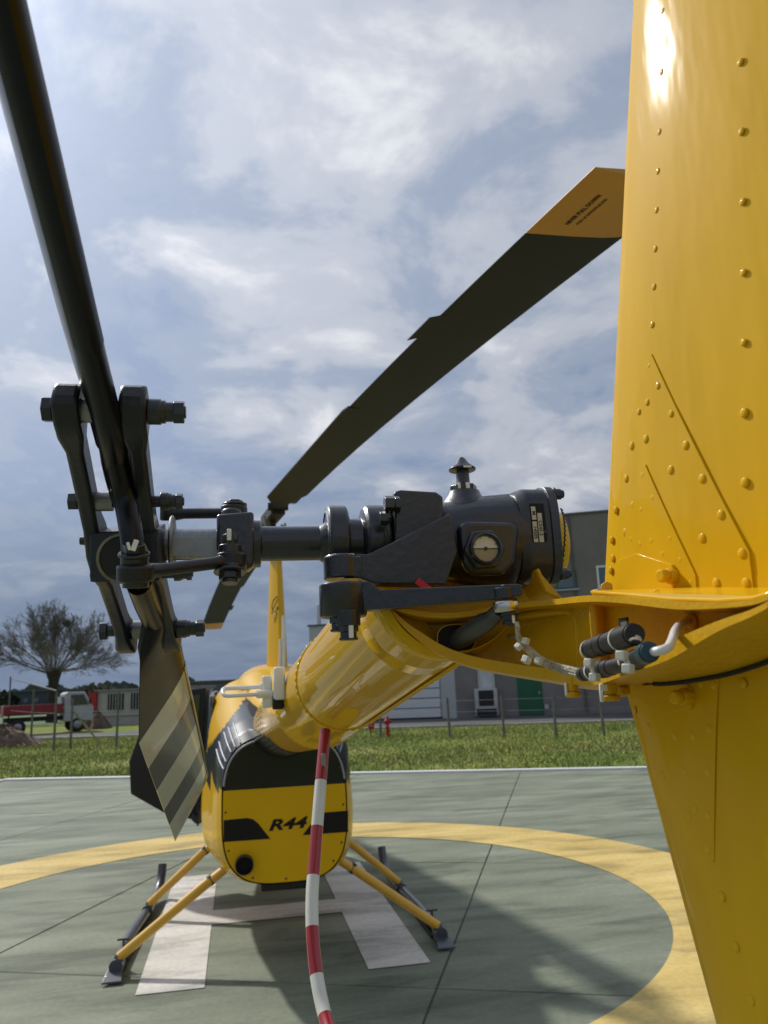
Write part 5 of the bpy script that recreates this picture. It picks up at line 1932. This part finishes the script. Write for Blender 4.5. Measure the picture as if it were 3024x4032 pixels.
def mound(name, c, rx, ry, h, m_, label, cat, seed):
    rnd = random.Random(seed)
    m = MB()
    rows_ = []
    for i in range(13):
        f_ = i / 12
        row = []
        for k_ in range(40):
            a = 2 * math.pi * k_ / 40
            rr = f_ * (1 + 0.16 * math.sin(3 * a + seed) + 0.08 * math.sin(7 * a))
            z_ = h * max(0, (1 - f_ ** 1.5)) * (1 + rnd.uniform(-0.14, 0.14)) + 0.18 * h * math.sin(5 * a + f_ * 9) * (1 - f_) * f_
            row.append(Vector((c[0] + rx * rr * math.cos(a), c[1] + ry * rr * math.sin(a), -0.06 + z_)))
        rows_.append(row)
    m.grid(rows_, close=True)
    o = m.build(name, m_, angle=25)
    return tag(o, label, cat)


EARTH = mat('brown_earth', (0.10, 0.068, 0.050), 1.0, var=0.3, vscale=3, bump=0.8, bscale=7)
mc = (-9.2817, 26.25, 0)
mound('earth_heap', (mc[0] - 0.55, mc[1] + 1.0), 1.6, 1.3, 0.80, EARTH, 'large brown heap of dug earth at the left edge', 'earth heap', 3)
mc = (-8.7505, 41.2667, 0)
mound('earth_heap', (mc[0], mc[1] - 0.6), 0.9, 0.9, 0.95, EARTH, 'smaller brown heap of earth in front of the site hut', 'earth heap', 5)
# far field and low buildings on the skyline
fl_ = MB()
fl_.add([(-160, 46, -0.045), (-14, 52, -0.045), (-10, 260, -0.045), (-200, 260, -0.045)], [(0, 1, 2, 3)])
tag(fl_.build('crop_field', mat('young_crop', (0.045, 0.11, 0.022), 0.9, var=0.2, vscale=0.25)), kind='structure')
BLUEB = mat('blue_grey_cladding', (0.045, 0.058, 0.075), 0.7, var=0.06, vscale=0.2)
for nm, p0, p1, hh, lab, m_ in (('warehouse', (-35.0012, 118, 1.1908), (-27.5367, 118, 0.8574), 2.7590, 'long dark blue warehouse on the skyline behind the bare tree', BLUEB),
                                ('warehouse', (-8.1311, 95, 0.9141), (5.5929, 95, 0.3136), 2.8243, 'grey flat roofed hall on the skyline behind the helicopter cabin', mat('hall_grey', (0.11, 0.12, 0.14), 0.8, var=0.1, vscale=0.15)),
                                ('warehouse', (-34.0583, 150, 0.3308), (-21.1299, 150, -0.2506), 1.9689, 'pale low farm building far behind the site hut', mat('farm_grey', (0.17, 0.18, 0.19), 0.85, var=0.1, vscale=0.1))):
    e = empty(nm, (p0[0], p0[1], -0.05), lab, 'building')
    w_ = p1[0] - p0[0]
    m = MB()
    m.box(((p0[0] + p1[0]) / 2, p0[1] + 10, hh / 2), (w_, 20, hh))
    m.build('wall', m_, e)
    m = MB()
    m.box(((p0[0] + p1[0]) / 2, p0[1] + 10, hh + 0.12), (w_ + 0.5, 20.5, 0.22))
    m.build('roof', ROOFE, e)
    for i in range(5):
        m = MB()
        m.box((p0[0] + w_ * (i + 0.5) / 5, p0[1] - 0.06, hh * 0.55), (w_ * 0.08, 0.1, hh * 0.22))
        m.build('window', PANE, e)

# low hedges and copses along the skyline
rnd = random.Random(11)
HEDGE = mat('hedge_green', (0.030, 0.042, 0.016), 0.95, var=0.3, vscale=0.8)
HEDGEB = mat('hedge_bare', (0.13, 0.13, 0.07), 0.95, var=0.3, vscale=0.8)


def leafy(name, c, rx, ry, h, n, m_, label, cat, kind=None, size=0.5):
    m = MB()
    for i in range(n):
        a, q = rnd.uniform(0, 6.283), rnd.random() ** 0.5
        z_ = rnd.random()
        w_ = math.sqrt(max(0.0, 1 - (z_ * 1.9 - 0.8) ** 2 * 0.8))
        p = Vector((c[0] + rx * q * math.cos(a) * w_, c[1] + ry * q * math.sin(a) * w_, h * z_ * rnd.uniform(0.75, 1.05)))
        s_ = size * rnd.uniform(0.6, 1.4)
        d1 = Vector((rnd.gauss(0, 1), rnd.gauss(0, 1), rnd.gauss(0, 1))).normalized() * s_
        d2 = Vector((rnd.gauss(0, 1), rnd.gauss(0, 1), rnd.gauss(0, 1))).normalized() * s_
        m.add([p - d1, p + d2, p + d1, p - d2], [(0, 1, 2, 3)])
    o = m.build(name, m_)
    return tag(o, label, cat, kind=kind)


hb_ = (-32.1617, 105, 1.2835)
leafy('round_bush', (hb_[0], 105), 2.0, 2.0, 2.6, 500, HEDGE, 'dark round bush at the left edge of the skyline', 'bush')
for k_, (px_, lab) in enumerate(((-28.6340, 'olive green bush left of the hut on the skyline'), (-26.4068, 'taller olive green bush beside the site hut on the skyline'))):
    leafy('scrub_bush', (px_, 135), 4.5, 3.0, 3.0 + 0.6 * k_, 900, HEDGEB, lab, 'bush', size=0.4)
m = MB()
for i in range(260):
    x_ = -420 + i * 4.2
    h_ = 5 + 3 * math.sin(i * 0.7) + rnd.uniform(0, 4)
    m.add([(x_ - 3, 430 + rnd.uniform(-10, 10), -0.1), (x_ + 4, 430, -0.1), (x_ + 4, 434, h_ * 0.8), (x_ + 0.5, 433, h_), (x_ - 3, 434, h_ * 0.7)], [(0, 1, 2, 3, 4)])
tag(m.build('far_woodland', mat('far_wood', (0.06, 0.075, 0.07), 1.0)), 'low hazy wood along the far horizon', 'woodland', kind='stuff')


# ------------------------------------------------------------------ bare pollarded tree
TB_ = Vector((-14.6807, 56.0, -0.06))
BARK = mat('bark', (0.035, 0.032, 0.026), 0.95, var=0.3, vscale=3)
TWIG = mat('twig', (0.15, 0.138, 0.118), 0.95, var=0.2, vscale=3)
tree = empty('bare_tree', TB_, 'bare pollarded tree with a fan of thin twigs and a nest behind the truck', 'tree')
SC = 56.0 / 1670 * 1.105
tk = MB()
tk.tube([TB_, TB_ + Vector((0.02, 0, 1.2)), TB_ + Vector((-0.03, 0, 2.3)), TB_ + Vector((0.02, 0, 3.1)), TB_ + Vector((0, 0, 3.6))], [0.44, 0.34, 0.31, 0.40, 0.54], n=14)
tk.tube([TB_ + Vector((0, 0, 3.2)), TB_ + Vector((0, 0, 3.75)), TB_ + Vector((0, 0, 3.95))], [0.44, 0.60, 0.34], n=14)
tk.build('trunk', BARK, tree)
tw = MB()
rt_ = random.Random(4)


def branch(p, d, L_, r_, lvl):
    pts = [p]
    n_ = (7, 5, 4, 2, 2)[lvl]
    dd = d.copy()
    for i in range(n_):
        dd = (dd + Vector((rt_.gauss(0, 0.075), rt_.gauss(0, 0.075), rt_.gauss(0.0, 0.06) + (0.03 if lvl < 2 else 0.015)))).normalized()
        pts.append(pts[-1] + dd * (L_ / n_))
    rm_ = 0.006 if lvl < 3 else 0.0075
    tw.tube(pts, [max(rm_, r_ * (1 - 0.85 * i / n_)) for i in range(n_ + 1)], n=5 if lvl == 0 else 3, caps=False)
    if lvl >= 4:
        return
    kids = (8, 6, 4, 3)[lvl]
    for i in range(kids):
        f_ = 0.22 + 0.76 * (i + rt_.random()) / kids
        j = min(n_ - 1, int(f_ * n_))
        q = pts[j].lerp(pts[j + 1], f_ * n_ - j)
        ax = Vector((rt_.gauss(0, 1), rt_.gauss(0, 1), rt_.gauss(0, 1))).normalized()
        nd = (Quaternion(ax, rt_.uniform(0.25, 0.72)) @ (pts[j + 1] - pts[j]).normalized())
        branch(q, nd, L_ * (1 - f_ * 0.40) * rt_.uniform(0.46, 0.70), max(0.008, r_ * 0.40), lvl + 1)


for i in range(32):
    a = i * 2.399 + rt_.uniform(-0.3, 0.3)
    el = R((2, 12, 20, 30, 40, 50, 62, 76)[i % 8] + rt_.uniform(-6, 6))
    d = Vector((math.cos(a) * math.cos(el), math.sin(a) * math.cos(el), math.sin(el)))
    branch(TB_ + Vector((d.x * 0.5, d.y * 0.5, 3.55 + rt_.uniform(0, 0.35))), d, rt_.uniform(3.5, 4.3) * (1.0 if el < 1.0 else 1.08), rt_.uniform(0.04, 0.068), 0)
tw.build('crown', TWIG, tree)
ns = MB()
for i in range(120):
    c_ = TB_ + Vector((0.95, -0.9, 7.25)) + Vector((rt_.gauss(0, 0.16), rt_.gauss(0, 0.16), rt_.gauss(0, 0.10)))
    d = Vector((rt_.gauss(0, 1), rt_.gauss(0, 1), rt_.gauss(0, 0.5))).normalized() * 0.22
    ns.tube([c_ - d, c_ + d], 0.018, n=3)
nest = ns.build('bird_nest', BARK)
tag(nest, 'small dark twig nest high in the bare tree', 'nest')

# ------------------------------------------------------------------ meadow grass and dandelions
rg_ = random.Random(21)


def meadow_z(u, v):
    return -0.055


def grass(name, n, uv, hmin, hmax, wid, cols, label, cat):
    m = MB()
    for i in range(n):
        u, v = uv()
        p = W(u, v, -0.06)
        a = rg_.uniform(0, 3.14159)
        h_ = rg_.uniform(hmin, hmax)
        d = Vector((math.cos(a), math.sin(a), 0)) * wid * rg_.uniform(0.6, 1.4)
        t_ = p + Vector((rg_.gauss(0, 0.4) * h_, rg_.gauss(0, 0.4) * h_, h_))
        o0 = len(m.v)
        m.v += [tuple(p - d), tuple(p + d), tuple(t_)]
        m.f.append([o0, o0 + 1, o0 + 2])
        m.m.append(rg_.randrange(len(cols)))
    me = bpy.data.meshes.new(name)
    me.from_pydata(m.v, [], m.f)
    for c_ in cols:
        me.materials.append(c_)
    me.polygons.foreach_set('material_index', m.m)
    me.update()
    o = bpy.data.objects.new(name, me)
    col.objects.link(o)
    return tag(o, label, cat, kind='stuff')


G1 = mat('grass_mid', (0.15, 0.22, 0.034), 0.8, var=0.2, vscale=2)
G2 = mat('grass_pale', (0.30, 0.32, 0.07), 0.8, var=0.2, vscale=2)
G3 = mat('grass_dark', (0.095, 0.155, 0.024), 0.8, var=0.2, vscale=2)
G4 = mat('grass_dry', (0.40, 0.36, 0.17), 0.85, var=0.15, vscale=2)


def uv_meadow():
    while True:
        u = rg_.uniform(-24, 17)
        v = 9.75 + (25.7 - 9.75) * rg_.random() ** 1.15
        f_ = math.sin(u * 0.9 + v * 0.5) * math.sin(v * 1.3 - u * 0.35) + math.sin(u * 0.37 - v * 0.8)
        if rg_.random() < 0.72 + 0.25 * f_:
            return u, v


grass('grass', 120000, uv_meadow, 0.03, 0.11, 0.012, [G1, G1, G2, G3, G4], 'rough meadow grass between the pad and the lane', 'grass')
DY_ = mat('dandelion_yellow', (0.72, 0.52, 0.02), 0.7)
fm = MB()
for i in range(2600):
    u, v = uv_meadow()
    if math.sin(u * 1.7 + 1.3 * math.sin(v * 0.9)) < rg_.uniform(-1.0, 0.9):
        continue
    p = W(u, v, rg_.uniform(0.02, 0.10))
    r_ = rg_.uniform(0.014, 0.026)
    vsx = [p + Vector((math.cos(k_ * 1.047) * r_, math.sin(k_ * 1.047) * r_, 0)) for k_ in range(6)] + [p + Vector((0, 0, r_ * 0.6)), p - Vector((0, 0, r_ * 0.6))]
    fm.add(vsx, [(k_, (k_ + 1) % 6, 6) for k_ in range(6)] + [((k_ + 1) % 6, k_, 7) for k_ in range(6)])
me = bpy.data.meshes.new('dandelions')
me.from_pydata(fm.v, [], fm.f)
me.materials.append(DY_)
fo = bpy.data.objects.new('dandelions', me)
col.objects.link(fo)
tag(fo, 'yellow dandelion heads scattered in the meadow grass', 'flowers', kind='stuff')
